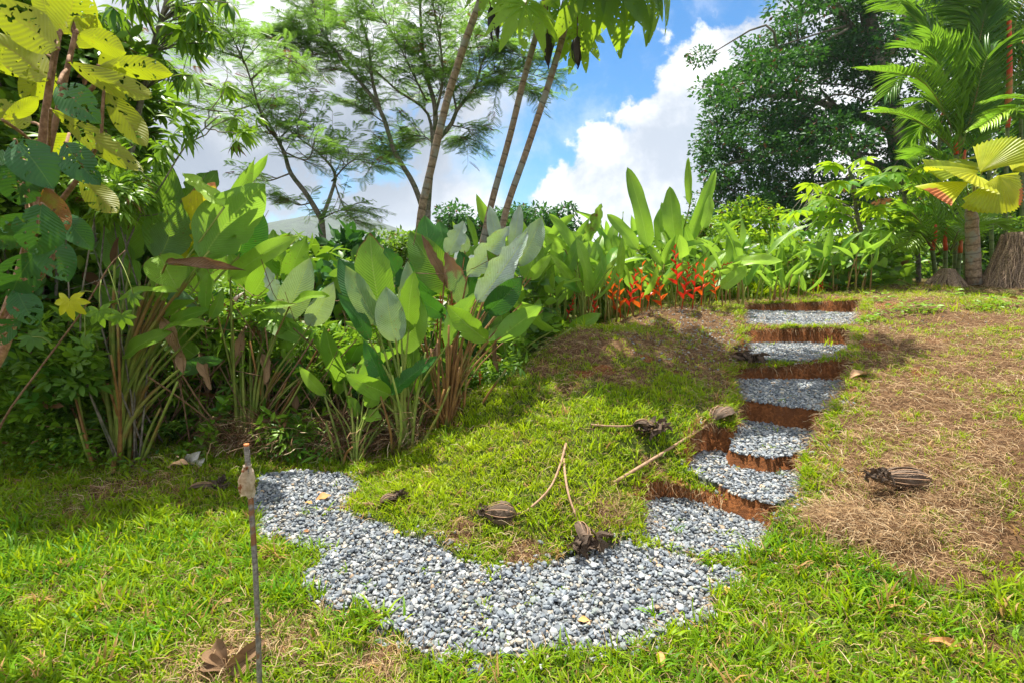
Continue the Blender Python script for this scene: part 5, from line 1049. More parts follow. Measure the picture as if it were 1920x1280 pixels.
S3 = limb(mt, [S1[11], P(150, 330, 2.1), P(190, 260, 2.05)], .012, .006, 8); S4 = limb(mt, [S1[6], P(90, 500, 2.1), P(110, 420, 2.1)], .012, .006, 8); S5 = limb(mt, [S2[6], P(170, 170, 2.05), P(185, 128, 2.05)], .010, .006, 8); mt.build('stem', M_TWIG, e)
Y = (.75, .9, 0); Y2 = (.6, .7, .15); D_ = (.55, .2, 0)
for b, t, w_, d, rl, c, S, i in [((110, 93), (-40, 0), 74, 2.1, 175, Y, S1, -2), ((92, 150), (-35, 55), 64, 2.15, 185, Y, S1, -3), ((116, 64), (146, -45), 74, 2.25, 180, Y, S1, -1), ((146, 64), (236, 98), 44, 2.1, 200, Y, S2, -1), ((128, 118), (288, 182), 44, 2.0, 180, Y2, S2, -3), ((185, 125), (324, 138), 40, 2.05, 185, Y, S5, -1),
                                 ((110, 158), (190, 232), 62, 1.9, 0, D_, S2, -4), ((185, 130), (228, 112), 40, 2.2, 180, Y, S5, -2), ((195, 168), (276, 275), 48, 2.05, 180, (.45, .5, .35), S3, -1), ((95, 205), (268, 322), 44, 2.0, 185, (.45, .5, .3), S2, 4), ((28, 262), (100, 356), 78, 1.9, 0, D_, S1, 12), ((122, 268), (188, 348), 60, 1.95, 10, D_, S3, 4),
                                 ((45, 300), (35, 385), 74, 2.0, 0, (.4, .1, 0), S1, 11), ((78, 382), (68, 480), 78, 1.85, -10, D_, S4, -1), ((85, 350), (128, 432), 42, 2.0, 170, (.35, .3, .55), S3, 2), ((88, 440), (128, 530), 64, 1.95, 10, D_, S4, -2), ((70, 470), (18, 560), 66, 2.0, 0, D_, S4, 3), ((30, 540), (70, 612), 52, 2.0, 0, (.5, .3, 0), S1, 6),
                                 ((5, 225), (72, 182), 26, 1.9, 180, (.5, .4, .4), S1, 15), ((60, 230), (-30, 190), 50, 2.3, 180, (.6, .7, 0), S1, 16), ((95, 120), (40, 190), 50, 2.4, 180, (.55, .8, 0), S1, -3), ((60, 100), (-10, 130), 60, 2.4, 180, Y, S1, -4), ((145, 90), (180, 30), 50, 2.3, 180, Y, S2, -2), ((70, 330), (-20, 300), 60, 2.2, 0, (.45, .2, 0), S1, 12), ((60, 400), (-20, 460), 60, 2.1, 0, (.4, .1, 0), S1, 9),
                                 ((150, 330), (220, 400), 50, 2.3, 170, (.5, .5, .1), S3, 3), ((130, 250), (60, 330), 46, 2.4, 180, (.6, .7, 0), S3, 1), ((40, 600), (-30, 640), 50, 2.0, 0, (.5, .3, 0), S1, 5), ((120, 60), (60, -20), 50, 2.5, 180, Y, S1, -1), ((50, 460), (-10, 420), 50, 2.4, 0, (.4, .2, 0), S1, 9), ((120, 400), (175, 470), 46, 2.4, 0, (.5, .4, 0), S3, 0)]:
    shrub_leaf(e, b, t, w_, d, roll=rl, col=c, org=S[i], mat=M_MICD if rl < 50 and c[0] < .56 else None)
mb = MB(); p0 = P(138, 66, 2.1); place(mb, LA, np.repeat(p0[None], 3, 0), np.array([[-.3, 0, 1.], [.3, 0, 1], [0, .1, 1]]), upj(3), .05, tints(3, b=1.0), 1.2); mb.build('bud', M_TWIG, e)

# slender tree with drooping narrow leaves
b0 = on_ground(-3.9, 4.9); e = empty('slender_tree', b0, 'slender upright tree with drooping narrow leaves behind the large-leaved shrub', 'tree', 'slender narrow-leaved trees at the left'); mt, ml = MB(), MB(); d = 4.9
S = limb(mt, [b0, P(190, 620, d), P(215, 440, d), P(243, 300, d), P(262, 200, d), P(287, 90, d), P(314, 0, d), P(325, -60, d)], .035, .018, 24)
for px, py, n in [(208, 15, 3), (215, 30, 2), (275, 10, 3), (345, 25, 4), (365, 45, 4), (385, 30, 3), (400, 50, 3), (300, 50, 3), (335, 60, 4), (360, 75, 4), (290, 105, 2), (320, 118, 3), (355, 138, 2), (335, 135, 3), (372, 90, 2), (395, 85, 2), (330, 5, 4), (390, 8, 3), (420, -10, 3), (240, -20, 4), (265, 130, 2), (230, 60, 2), (180, 20, 4), (140, 10, 3), (170, 50, 3), (300, -30, 4)]:
    for k in range(n):
        hub = P(px+rng.normal(0, 10), py+rng.normal(0, 8), d+rng.normal(0, .25)); j = int(np.clip(np.argmin(np.linalg.norm(S-hub-np.array([0, 0, -.25]), axis=1)), 10, 23)); tube(mt, spline([S[j], (S[j]+hub)/2+[0, 0, .05], hub], 5), .005, 4, (.4, 0, 0), cap=False)
        place(ml, DROOP, hub[None], unit(rdir(1, -.4, .5)), upj(1, .3), rng.uniform(.15, .23), tints(1, v=.5, g=.45, gs=.3))
mt.build('trunk', M_BARK, e); ml.build('crown', M_CAL if False else M_UND, e)
b0 = on_ground(-3.0, 4.2); e = empty('slender_tree', b0, 'thin bare diagonal sapling with sparse yellow-green leaves against the clouds', 'tree', 'slender narrow-leaved trees at the left'); mt, ml = MB(), MB(); d = 4.0
S = limb(mt, [b0, P(235, 700, 4.1), P(225, 520, d), P(262, 405, d), P(300, 352, d), P(345, 278, d), P(385, 240, d), P(410, 218, d)], .009, .004, 26, (.7, 0, 0))
for q in [[(345, 278), (385, 250), (430, 225), (470, 212)], [(385, 240), (420, 246), (450, 250)], [(385, 240), (395, 210), (420, 170), (425, 130)], [(300, 352), (260, 320), (225, 300)], [(262, 405), (320, 395), (370, 345), (395, 320)], [(330, 300), (300, 280), (285, 255)], [(235, 440), (232, 490), (180, 530), (120, 545)]]: limb(mt, PL(q, d), .006, .002, 10, (.8, 0, 0), sides=5, wob=.006)
for px, py, n in [(340, 205, 3), (352, 238, 4), (372, 240, 2), (425, 165, 3), (430, 190, 2), (440, 228, 4), (462, 245, 4), (475, 215, 2), (300, 270, 4), (285, 300, 3), (320, 255, 3), (350, 250, 3), (268, 262, 2), (455, 262, 3), (235, 290, 4), (255, 330, 4), (210, 320, 4), (280, 330, 3), (300, 300, 2), (225, 260, 3)]:
    for k in range(n): place(ml, SPRIG if k % 2 else DROOP, P(px+rng.normal(0, 8), py+rng.normal(0, 6), d+rng.normal(0, .08))[None], unit(rdir(1, -.3, .8)), upj(1, .5), rng.uniform(.10, .17), tints(1, v=.6, g=.75, gs=.2))
mt.build('trunk', M_BARK, e); ml.build('crown', M_UND, e)

# vine sapling with one yellow star-shaped leaf
b0 = G(-20, 900); e = empty('star_leaved_sapling', b0, 'leaning thin sapling carrying one bright yellow star-shaped leaf', 'plant'); mt = MB(); S = limb(mt, [b0, P(0, 800, 3.2), P(75, 690, 3.2), P(150, 590, 3.2), P(205, 500, 3.25), P(235, 470, 3.3)], .008, .003, 20, (.4, 0, 0)); mt.build('stem', M_TWIG, e)
STAR = join([xform(xform(leafT('oval', 4, .15, .25, .42, 4), np.eye(3)*(.7+.3*math.cos((i-3)*.5))), rotz((i-3)*.72)) for i in range(7)])
for px, py, s_, tn, up, j in [(130, 572, .125, (.95, 1.1, 0), (.1, -1, .5), 13), (186, 592, .105, (.6, .6, 0), (.2, -1, .6), 14), (228, 600, .09, (.5, .6, 0), (.6, -1, .5), 15), (160, 640, .08, (.5, .4, 0), (0, -.6, 1), 12), (250, 560, .09, (.35, .3, 0), (0, -.6, 1), 17), (60, 640, .10, (.45, .2, 0), (0, -.6, 1), 9)]:
    mb = MB(); hub = P(px, py-8, 3.15); place(mb, STAR, hub[None], unit(np.array([[rng.normal(0, .3), -.15, -1.]])), unit(np.array([up], float)), s_, np.array([tn])); o = mb.build('leaf', M_FAN if tn[1] > .7 else M_UND, e); ms = MB(); tube(ms, spline([S[j], (S[j]+hub)/2+[0, 0, .03], hub], 5), .003, 4); ms.build('leaf_stalk', M_STALK, o)

# undergrowth and background greenery
def fill_region(mb, n, poly, dmin, dmax, T, smin, smax, tint, up=.7, dirz=(-.5, .9), ground_clear=.02, wid=1.0):
    p = np.array(poly, float); out = 0; x0, y0 = p.min(0); x1, y1 = p.max(0); px = rng.uniform(x0, x1, n*4); py = rng.uniform(y0, y1, n*4); s = inpoly(px, py, p); px, py = px[s][:n], py[s][:n]; m_ = len(px)
    d = rng.uniform(dmin, dmax, m_); rr = np.stack([(px-960)/960, CT-(py-640)/960*ST, -ST-(py-640)/960*CT], -1); pos = np.array([0, 0, CAMH])+rr*(d/rr[:, 1])[:, None]
    dens = fbm(pos[:, 0]*1.0+pos[:, 1]*.4, pos[:, 2]+pos[:, 1]*.6, 2.2, 3, 41); gz_ = ground_z(pos[:, 0], pos[:, 1], False); s = (pos[:, 2] > gz_+ground_clear) & (dens > .38+.12*rng.random(m_)); pos = pos[s]; m_ = len(pos)
    tn = tints(m_, **tint); tn[:, 1] = (tn[:, 1]+1.2*(fbm(pos[:, 0]+3, pos[:, 2]+pos[:, 1], 1.5, 2, 43)-.5)).clip(0, 1.1)
    place(mb, T, pos, rdir(m_, *dirz), upj(m_, up), rng.uniform(smin, smax, m_), tn, wid)
mb = MB()
A_ = [(-80, 880), (-80, 560), (100, 560), (250, 560), (420, 560), (560, 600), (700, 620), (860, 600), (1000, 640), (900, 740), (800, 820), (745, 850), (640, 885), (420, 880), (200, 905)]
BK = [(-200, 860), (-200, 470), (150, 440), (300, 470), (420, 500), (560, 500), (720, 520), (900, 520), (1040, 520), (1060, 620), (900, 740), (780, 840), (600, 875)]
fill_region(mb, 13000, A_, 4.35, 5.6, OV, .05, .13, dict(v=.7, g=.65, bp=.05))
fill_region(mb, 4500, A_, 4.3, 5.6, LA, .10, .26, dict(v=.45, g=.35, bp=.12))
fill_region(mb, 4500, A_, 4.25, 5.2, SPRIG, .10, .22, dict(v=.75, g=.7))
fill_region(mb, 9000, BK, 5.5, 7.5, OV, .10, .22, dict(v=.25, g=.2), wid=1.2)
fill_region(mb, 5000, BK, 5.3, 7.5, OSPRIG, .16, .32, dict(v=.4, g=.35))
fill_region(mb, 5000, [(-80, 930), (-80, 700), (40, 690), (110, 780), (220, 850), (330, 880), (260, 905), (100, 925)], 3.5, 4.1, OV, .025, .06, dict(v=.6, g=.6))
fill_region(mb, 1500, [(-80, 760), (-80, 480), (60, 560), (160, 620), (200, 700), (80, 780)], 3.4, 4.2, OSPRIG, .08, .18, dict(v=.5, g=.4))
fill_region(mb, 2500, [(150, 910), (150, 850), (330, 845), (480, 850), (760, 830), (760, 870), (640, 895), (480, 890), (300, 915)], 3.75, 4.25, OV, .02, .05, dict(v=.55, g=.5), ground_clear=0)
fill_region(mb, 2600, [(-60, 880), (-60, 600), (90, 620), (190, 720), (215, 840), (330, 850), (430, 780), (520, 800), (640, 790), (660, 860), (420, 880), (200, 890)], 3.85, 4.25, SPRIG, .10, .20, dict(v=.65, g=.6))
fill_region(mb, 4200, [(-60, 880), (-60, 600), (90, 620), (190, 720), (215, 840), (330, 850), (430, 740), (520, 780), (640, 760), (660, 860), (420, 880), (200, 890)], 3.9, 4.3, OV, .05, .11, dict(v=.65, g=.6))
fill_region(mb, 2000, [(560, 820), (600, 640), (760, 690), (900, 660), (980, 640), (1000, 670), (860, 780), (760, 850), (640, 880)], 4.3, 4.8, SPRIG, .10, .20, dict(v=.35, g=.4))  # darker leaf tint paints the shade behind the bright bank
# thick greenery right of centre behind the heliconias and the mound
fill_region(mb, 9000, [(980, 640), (980, 480), (1100, 460), (1300, 450), (1500, 470), (1700, 470), (1700, 548), (1400, 556), (1200, 590), (1080, 620)], 8.6, 11.5, OV, .14, .30, dict(v=.45, g=.5), wid=1.1)
tag(mb.build('undergrowth', M_UND), 'tangled leafy green undergrowth filling the thicket behind the paddle-leaved plants', 'undergrowth', kind='stuff')
# thin dry stems and dead grass in the thicket
mb = MB()
for i in range(420):
    px = rng.uniform(-20, 800); q = P(px, rng.uniform(800, 868), rng.uniform(4.1, 5.2)); q[2] = float(ground_z(q[:1], q[1:2], False)[0]); h = rng.uniform(.3, 1.5); a = rng.normal(.15, .35); tp = q+np.array([h*a, rng.normal(0, .25)*h, h*rng.uniform(.5, 1)]); tube(mb, spline([q, (q+tp)/2+rng.normal(0, .04*h, 3), tp], 6), rng.uniform(.0025, .008), 4, (rng.uniform(.1, .9), 0, 0), cap=False)
for i in range(120):
    q = P(rng.uniform(-20, 760), rng.uniform(500, 830), rng.uniform(4.2, 5)); q2 = q+rng.normal(0, .4, 3); tube(mb, spline([q, (q+q2)/2-[0, 0, .12], q2], 6), .003, 4, (rng.uniform(.1, .9), 0, 0), cap=False)
tag(mb.build('dry_stems', M_TWIG), 'thin brown dry stems and vines tangled through the thicket', 'dry stems', kind='stuff')
mb = MB(); n = 9000; px = rng.uniform(380, 790, n); dd = rng.uniform(3.9, 4.9, n); pos = np.stack([(px-960)/960*dd, dd, np.zeros(n)], -1); pos[:, 2] = ground_z(pos[:, 0], pos[:, 1], False)+rng.uniform(0, .30, n)**1.3
M = yaws(n, rng.uniform(.10, .30, n), .4); k = rng.integers(0, 12, n); cg = np.stack([rng.normal(.25, .22, n).clip(0, 1), rng.random(n), rng.random(n)], -1)
M[:, 2, 0] = rng.normal(0, .1, n); M[:, 2, 1] = rng.normal(0, .1, n)
for q in range(12): s = k == q; mb.inst(strT[q], M[s], pos[s], cg[s])
tag(mb.build('leaf_litter', M_STRAW), 'heap of dry brown stalks and straw under the paddle-leaved plants', 'litter', kind='stuff')
# bushes of the left wall
for lab, c, rx, ry, rz, n, T, sz, mt_, tn in [('mixed bush with small oval leaves behind the large-leaved shrub', P(40, 330, 4.2), .6, .5, .8, 2600, OSPRIG, .16, M_UND, dict(v=.5, g=.5)),
    ('bush of pointed leaves under the slender tree, yellow in the sun', P(185, 355, 3.75), .30, .30, .30, 800, SPRIG, .15, M_UND, dict(v=.6, g=.75)),
    ('dense bush of broad dark leaves low behind the star-leaved sapling', P(60, 560, 4.6), .8, .5, .7, 1500, OV, .20, M_UND, dict(v=.45, g=.3)),
    ('leafy bush in the far left upper corner above the shrub', P(40, 110, 4.6), .7, .4, .6, 2000, OSPRIG, .20, M_UND, dict(v=.55, g=.55)),
    ('bush of fine leaflets between the first two paddle-leaved plants', P(440, 590, 4.9), .35, .3, .25, 700, SPRIG, .14, M_UND, dict(v=.6, g=.6)),
    ('tall bright bush left of the slender tree trunk', P(150, 230, 5.4), .7, .4, .7, 1900, OSPRIG, .24, M_UND, dict(v=.6, g=.6)),
    ('hedge-like bush behind the first paddle-leaved plant', P(270, 530, 5.8), 1.0, .5, .8, 2200, OV, .22, M_UND, dict(v=.45, g=.4)),
    ('bush with glossy leaves behind the small young plant', P(650, 560, 5.6), .5, .4, .4, 900, OV, .20, M_CALD, dict(v=.6, g=.5)),
    ('bush filling the gap between the two middle paddle-leaved plants', P(560, 540, 6.2), .9, .5, .55, 1400, OV, .24, M_UND, dict(v=.5, g=.5))]:
    bush('bush', lab, 'bush', c, rx, ry, rz, n, T, sz, mt_, tn, 'bushes in the left thicket', ncl=22, base=[c[0], c[1], -.1])
# low fern-like small plants by the edge
for k_, (px, py, lab) in enumerate([(705, 700, 'fern with pale fronds under the pale paddle leaves'), (600, 820, 'fern low in the shade beyond the gravel path'), (330, 830, 'fern at the foot of the thicket left of the stake')]):
    c = P(px, py, 4.25); c[2] = float(ground_z(c[:1], c[1:2], False)[0]); e = empty('fern', c, lab, 'fern', 'ferns at the foot of the thicket')
    for i in range(9):
        a = i*.7+rng.normal(0, .2); l = rng.uniform(.25, .4); q = np.array([math.cos(a), math.sin(a), 0]); mb = MB(); p = spline([c, c+q*l*.4+[0, 0, l*.6], c+q*l+[0, 0, l*.55]], 8); tube(mb, p, .003, 4)
        for t in range(1, 8):
            for sg in (-1, 1):
                place(mb, LA, p[t][None], (np.cross(q, [0, 0, 1.])*sg+q*.4)[None], np.array([[0, 0, 1.]]), .12*math.sin(PI*t/8.5), tints(1, v=.6, g=.5), .9)
        mb.build('frond', M_UND, e)
# ------------------------------------------------------------------ things lying about
M_DRYL = leafmat('shrivelled_leaf', (.12, .082, .06), (.26, .18, .125), trans=(.16, .10, .06), tf=.10, rough=.8, veins=16, bump=.7, vs=.5, rib=(.24, .17, .11))
M_STEM = barkmat('dry_leaf_stalk', (.26, .15, .09), (.42, .27, .17), scale=30, bump=.3, rough=.6)
def crumple(mb, c, r, n=26):
    for i in range(n):
        q = c+rng.normal(0, 1, 3)*r*[.7, .5, .35]; q[2] = max(q[2], c[2]-.25*r); V = leafT('oval', 5, rng.uniform(.5, 1.5), rng.uniform(-.5, 1), .7, 4); V = (V[0]+rng.normal(0, .05, V[0].shape), V[1], V[2])
        place(mb, V, q[None], rdir(1), upj(1, 1.2), r*rng.uniform(.7, 1.2), np.array([[rng.uniform(0, .6), rng.random()*.4, 0]]))
def curled_leaf(label, c, direction, L_, W_, stalk=None, crum=0., n=7, sr=.006, lift=.5):
    """c = base of the blade (pixel) on the ground, stalk = list of pixels from blade base outwards"""
    p = G(*c); p[2] += W_*lift; e = empty('curled_dead_leaf', G(*c), label, 'dead leaf', 'shrivelled lobed leaves fallen on the grass')
    mb = MB(); curled_dead(mb, p, direction, L_, W_*1.0, n, .22, arc=.72)
    if crum: crumple(mb, p+unit(np.asarray(direction, float))*L_*.95, crum)
    mb.build('blade', M_DRYL, e)
    mr = MB(); d = unit(np.asarray(direction, float)); s = unit(np.cross(d, [.2, .1, 1.])); u_ = np.cross(s, d)
    for i in range(n):
        a = 1.2+2*PI*.72*i/n; o_ = s*math.cos(a)+u_*math.sin(a); t = np.linspace(0, .95, 8); tube(mr, p+d*L_*t[:, None]+o_*(W_*1.04*np.sin(PI*t**.8)**.8)[:, None], np.linspace(.0035, .0012, 8), 4, (.6, 0, 0))
    mr.build('rib', M_STEM, e)
    if stalk:
        ms = MB(); q = [p]+[G(a, b)+np.array([0, 0, .012+(h if h else 0)]) for a, b, h in stalk]; pp = spline(q, 14); tube(ms, pp, np.linspace(sr, sr*1.5, 14), 6, (.5, 0, 0)); ms.build('leaf_stalk', M_STEM, e)
    return e
def gd(a, b):  # ground direction between two photo pixels
    return G(*b)-G(*a)
curled_leaf('curled dead leaf by the path with a straight stalk pointing left', (712, 955), (.9, .45, .15), .14, .055, [(690, 949, .01), (648, 949, 0)], .05)
curled_leaf('round basket-shaped dead leaf with a long stalk curving up the grass', (968, 972), (-1, .05, .05), .20, .062, [(990, 964, .02), (1030, 925, .02), (1050, 880, .02), (1061, 842, .03)], .03)
curled_leaf('crumpled dead leaf hanging over the path edge below a curved stalk', (1085, 985), (.15, -1, -.35), .17, .045, [(1068, 950, .04), (1060, 910, .04), (1057, 868, .02)], .07)
curled_leaf('dark curled leaf on the shaded slope with a stalk to its left', (1186, 803), (.9, -.35, .05), .17, .05, [(1172, 806, .02), (1140, 806, .02), (1108, 801, .01)], .07)
curled_leaf('fan-shaped ribbed dead leaf beside the fourth tread with the longest straight stalk', (1335, 804), (1, .5, .25), .26, .10, [(1320, 812, .04), (1240, 858, .02), (1150, 908, 0)], 0, sr=.008)
curled_leaf('dark crumpled leaf at the left end of the third tread from the top', (1370, 672), (.8, -.9, -.1), .20, .06, None, .09)
curled_leaf('dark curled leaf on the shoulder of the mound', (1055, 622), (.3, -.8, .1), .18, .07, None, .04)
curled_leaf('largest flattened dead leaf lying in the straw on the right slope', (1748, 908), (-1, .12, .02), .32, .055, None, .05, n=8)
curled_leaf('flat dark dead leaf in the shade at the back of the lawn', (352, 922), (1, .3, 0), .20, .04, None, .05)
curled_leaf('small dark shrivelled leaf among the gravel left of the first tread', (1118, 1012), (1, .2, 0), .08, .03, None, .035)
def stick(label, pts, r0, r1, mat=None, name='stick', group='fallen sticks', lift=.008):
    q = [G(a, b)+np.array([0, 0, lift]) for a, b in pts]; e = MB(); tube(e, spline(q, 14)+rng.normal(0, .002, (14, 3)), np.linspace(r0, r1, 14), 6, (.4, 0, 0)); o = e.build(name, mat or M_STEM, loc=q[0]); return tag(o, label, 'stick', group)
stick('long straight brown stalk crossing the straw at the right edge', [(1735, 870), (1800, 905), (1925, 968)], .006, .009)
stick('thin dark stick lying across the top of the mound', [(1236, 604), (1300, 640), (1366, 664)], .007, .005)
stick('dark bent branch lying low at the left edge of the lawn', [(-10, 895), (100, 908), (230, 918), (310, 930)], .008, .004, M_TWIG)
stick('pale thin straight stick just below the dark branch at the left edge', [(-10, 932), (90, 930), (190, 932)], .005, .004)
stick('split grey stalk leaning at the foot of the thicket', [(220, 858), (262, 880), (290, 890)], .016, .010, M_BARK)
stick('curved twig lying on the bright grass of the slope', [(790, 868), (798, 890), (802, 905)], .003, .002)
stick('short pale stick on the lawn left of the stake', [(380, 1034), (390, 1040), (400, 1046)], .007, .006)
stick('thin twig on the slope above the basket-shaped leaf', [(1055, 790), (1080, 803), (1130, 806)], .004, .003)
# flat fallen leaves
def flat_leaf(label, c, ang, L_, W_, col, mat, fold=.3, up=None, name='fallen_leaf', group='small fallen leaves', lift=.015, roll=0.):
    p = G(*c)+np.array([0, 0, lift]); a = R(ang); t = p+np.array([math.cos(a), math.sin(a), .12])*L_; mb = MB(); big_leaf(mb, p, t, W_, roll=roll, fold=fold, bow=.12, kind='oval', col=col, nu=10, nv=6, wave=.05, viewer=p+np.array([rng.normal(0, .3), -.2, 1])); return tag(mb.build(name, mat, loc=p), label, 'fallen leaf', group)
M_OR = leafmat('orange_leaf', (.50, .22, .08), (.62, .33, .10), trans=(.6, .3, .1), tf=.2, rough=.6)
flat_leaf('tan folded leaf on the gravel at the far bend of the path', (592, 942), 30, .10, .07, (.6, .3, 0), M_OR)
flat_leaf('small orange leaf just below the tan one on the far gravel', (586, 948), 170, .05, .035, (.5, .9, 0), M_OR, roll=10)
flat_leaf('yellow-orange leaf where gravel meets the grass left of centre', (736, 1004), 20, .045, .03, (.9, 1, 0), M_OR)
flat_leaf('orange curled leaf on the gravel near its front right edge', (1082, 1168), -10, .055, .03, (.8, .8, 0), M_OR)
flat_leaf('brown leaf standing in the grass at the bottom edge', (1240, 1262), 80, .08, .035, (.6, .3, 0), M_OR, lift=.02)
flat_leaf('orange-brown strip of bark in the grass at the lower right', (1720, 1205), -25, .16, .035, (.5, .4, 0), M_OR, fold=.7)
flat_leaf('orange leaf on the grass right of the gravel corner', (1362, 1118), 60, .05, .04, (.9, .8, 0), M_OR)
flat_leaf('cracked brown leaf in the grass lower right of centre', (1650, 1165), 110, .10, .04, (.4, .3, 0), M_OR)
flat_leaf('pale curled leaf on the grass left of the stake foot', (415, 1135), 10, .05, .028, (1.1, .9, 0), M_DEAD)
flat_leaf('pale grey withered leaf right of the third tread from the top', (1592, 718), 20, .20, .12, (1.1, 1.0, 0), M_DEAD, fold=.8, lift=.03)
flat_leaf('whitish dry leaf lying at the back edge of the lawn', (315, 880), 5, .16, .08, (1.1, 1.0, 0), M_DEAD, fold=.5)
flat_leaf('dark red fallen leaf on the gravel of the bend', (568, 1001), 10, .04, .025, (.2, .2, 0), M_OR)
e = empty('withered_leaf', G(420, 1262), 'large brown withered leaf crumpled beside the foot of the stake', 'dead leaf')
for b, t, w_, dz in [((430, 1262), (395, 1236), .11, .05), ((430, 1262), (500, 1222), .07, .06), ((425, 1268), (470, 1252), .10, .05), ((425, 1268), (380, 1262), .08, .03)]:
    p = G(*b)+np.array([0, 0, .03]); t_ = G(*t)+np.array([0, 0, dz]); mb = MB(); big_leaf(mb, p, t_, w_, roll=rng.uniform(-30, 30), fold=.7, bow=.2, kind='oval', col=(.45, .35, 0), wave=.05, nu=14, nv=8); mb.build('lobe', M_DEAD, e)
# crumpled pale sheath
M_PALE = leafmat('pale_sheath', (.50, .47, .40), (.62, .60, .56), tf=.1, rough=.6, veins=14, bump=.6, rib=(.5, .45, .38))
e = empty('dry_leaf_sheath', G(368, 868), 'pale crumpled dry sheath at the foot of the thicket', 'leaf sheath')
for b, t, w_ in [((352, 868), (376, 846), .10), ((360, 872), (384, 858), .09), ((356, 870), (350, 850), .07)]:
    p = G(*b)+np.array([0, 0, .0]); d = p[1]; mb = MB(); big_leaf(mb, p+[0, 0, .01], P(*t, d), w_, fold=.6, bow=.2, kind='oval', col=(.5, .5, 0), wave=.05, roll=rng.uniform(-40, 40)); mb.build('fold', M_PALE, e)
# trailing pale cloth scraps in the thicket shade
# ------------------------------------------------------------------ steel bar stake and the bag on it
m, g, out = newmat('rusty_steel'); co = g.add('ShaderNodeTexCoord').outputs['Object']; n1 = g.noise(co, 60, 5, .7); n2 = g.noise(co, 14, 3, .6)
c = g.mix(g.ss(n1, .35, .65), (.16, .14, .13), (.34, .31, .28)); c = g.mix(g.ss(n2, .5, .62), c, (.28, .13, .06)); pr = g.add('ShaderNodeBsdfPrincipled'); g.l.new(c, pr.inputs['Base Color']); pr.inputs['Roughness'].default_value = .55; pr.inputs['Metallic'].default_value = .45; g.l.new(pr.outputs[0], out.inputs[0])
bt = PZ(487, 1300, 0.0); tp = P(462, 833, bt[1]+.02); e = empty('steel_stake', bt, 'thin ribbed steel bar stuck upright in the lawn left of the gravel', 'stake')
ax3 = unit(tp-bt); Ls = np.linalg.norm(tp-bt); nr = 150; tt = np.linspace(-.04, 1, nr*2); mb = MB(); rr = .0078+.0011*(np.arange(nr*2) % 2); bend = .008*np.sin(PI*np.clip(tt, 0, 1)); pp = bt+ax3*Ls*tt[:, None]+bend[:, None]*np.array([1., 0, 0]); tube(mb, pp, rr, 10, (.5, 0, 0))
sdx = unit(np.cross(ax3, [0, 1., 0])); mb2 = MB()
for sg in (-1, 1): tube(mb2, pp[::6]+sdx*sg*.0085, .0018, 4)
mb.build('bar', m, e, smooth=False); mb2.build('rib', m, e)
m2, g, out = newmat('orange_cap_paint'); pr = g.add('ShaderNodeBsdfPrincipled'); pr.inputs['Base Color'].default_value = (.62, .20, .06, 1); pr.inputs['Roughness'].default_value = .6; g.l.new(pr.outputs[0], out.inputs[0])
mb = MB(); tube(mb, [pp[-1]-ax3*.004, pp[-1]+ax3*.003], .0088, 12); mb.build('cut_end', m2, e)
m3, g, out = newmat('yellowed_plastic'); co = g.add('ShaderNodeTexCoord').outputs['Object']; n1 = g.noise(co, 45, 5, .65); n2 = g.noise(co, 22, 3, .6)
c = g.mix(g.ss(n1, .3, .7), (.52, .40, .25), (.85, .74, .58)); c = g.mix(g.ss(n2, .56, .64), c, (.35, .13, .05)); pr = g.add('ShaderNodeBsdfPrincipled'); g.l.new(c, pr.inputs['Base Color']); pr.inputs['Roughness'].default_value = .35; tr = g.add('ShaderNodeBsdfTranslucent'); g.l.new(c, tr.inputs[0]); mx = g.add('ShaderNodeMixShader'); mx.inputs[0].default_value = .45
b = g.add('ShaderNodeBump'); b.inputs['Distance'].default_value = .01; b.inputs['Strength'].default_value = .8; g.l.new(n1, b.inputs['Height']); g.l.new(b.outputs[0], pr.inputs['Normal']); g.l.new(pr.outputs[0], mx.inputs[1]); g.l.new(tr.outputs[0], mx.inputs[2]); g.l.new(mx.outputs[0], out.inputs[0])
ct = P(464, 874, bt[1]+.018); top = ct; e = empty('plastic_bag', ct, 'yellowed crumpled plastic bag tied round the steel stake', 'bag')
nz_, na = 16, 20; t = np.linspace(0, 1, nz_); a = np.arange(na)*2*PI/na; Tm, Am = np.meshgrid(t, a, indexing='ij'); wx = .004+.023*np.clip(np.sin(PI*np.clip(Tm*.72+.02, 0, 1)), 0, 1)**.45; wy = wx*.5
rough_ = 1+.16*np.sin(Am*3+Tm*6)+.10*np.sin(Am*7-Tm*9)+rng.normal(0, .03, Tm.shape); V = np.stack([ct[0]-.002+wx*np.cos(Am)*rough_-.006*Tm, ct[1]-.001+wy*np.sin(Am)*rough_, ct[2]-Tm*.100-.012*(Tm > .95)*(np.cos(Am*2+1) > 0)], -1)
i = np.arange(nz_-1)[:, None]*na; j = np.arange(na)[None]; j2 = (j+1) % na; F = np.stack([i+j, i+j2, i+na+j2, i+na+j], -1).reshape(-1, 4)[:, ::-1]; mb = MB(); mb.add(V.reshape(-1, 3), [F]); mb.build('sheet', m3, e)
mb = MB(); tube(mb, [ct+[0, -.001, .006], ct+[0, -.001, -.004]], .0125, 10, rough=.12); mb.build('knot', m3, e)
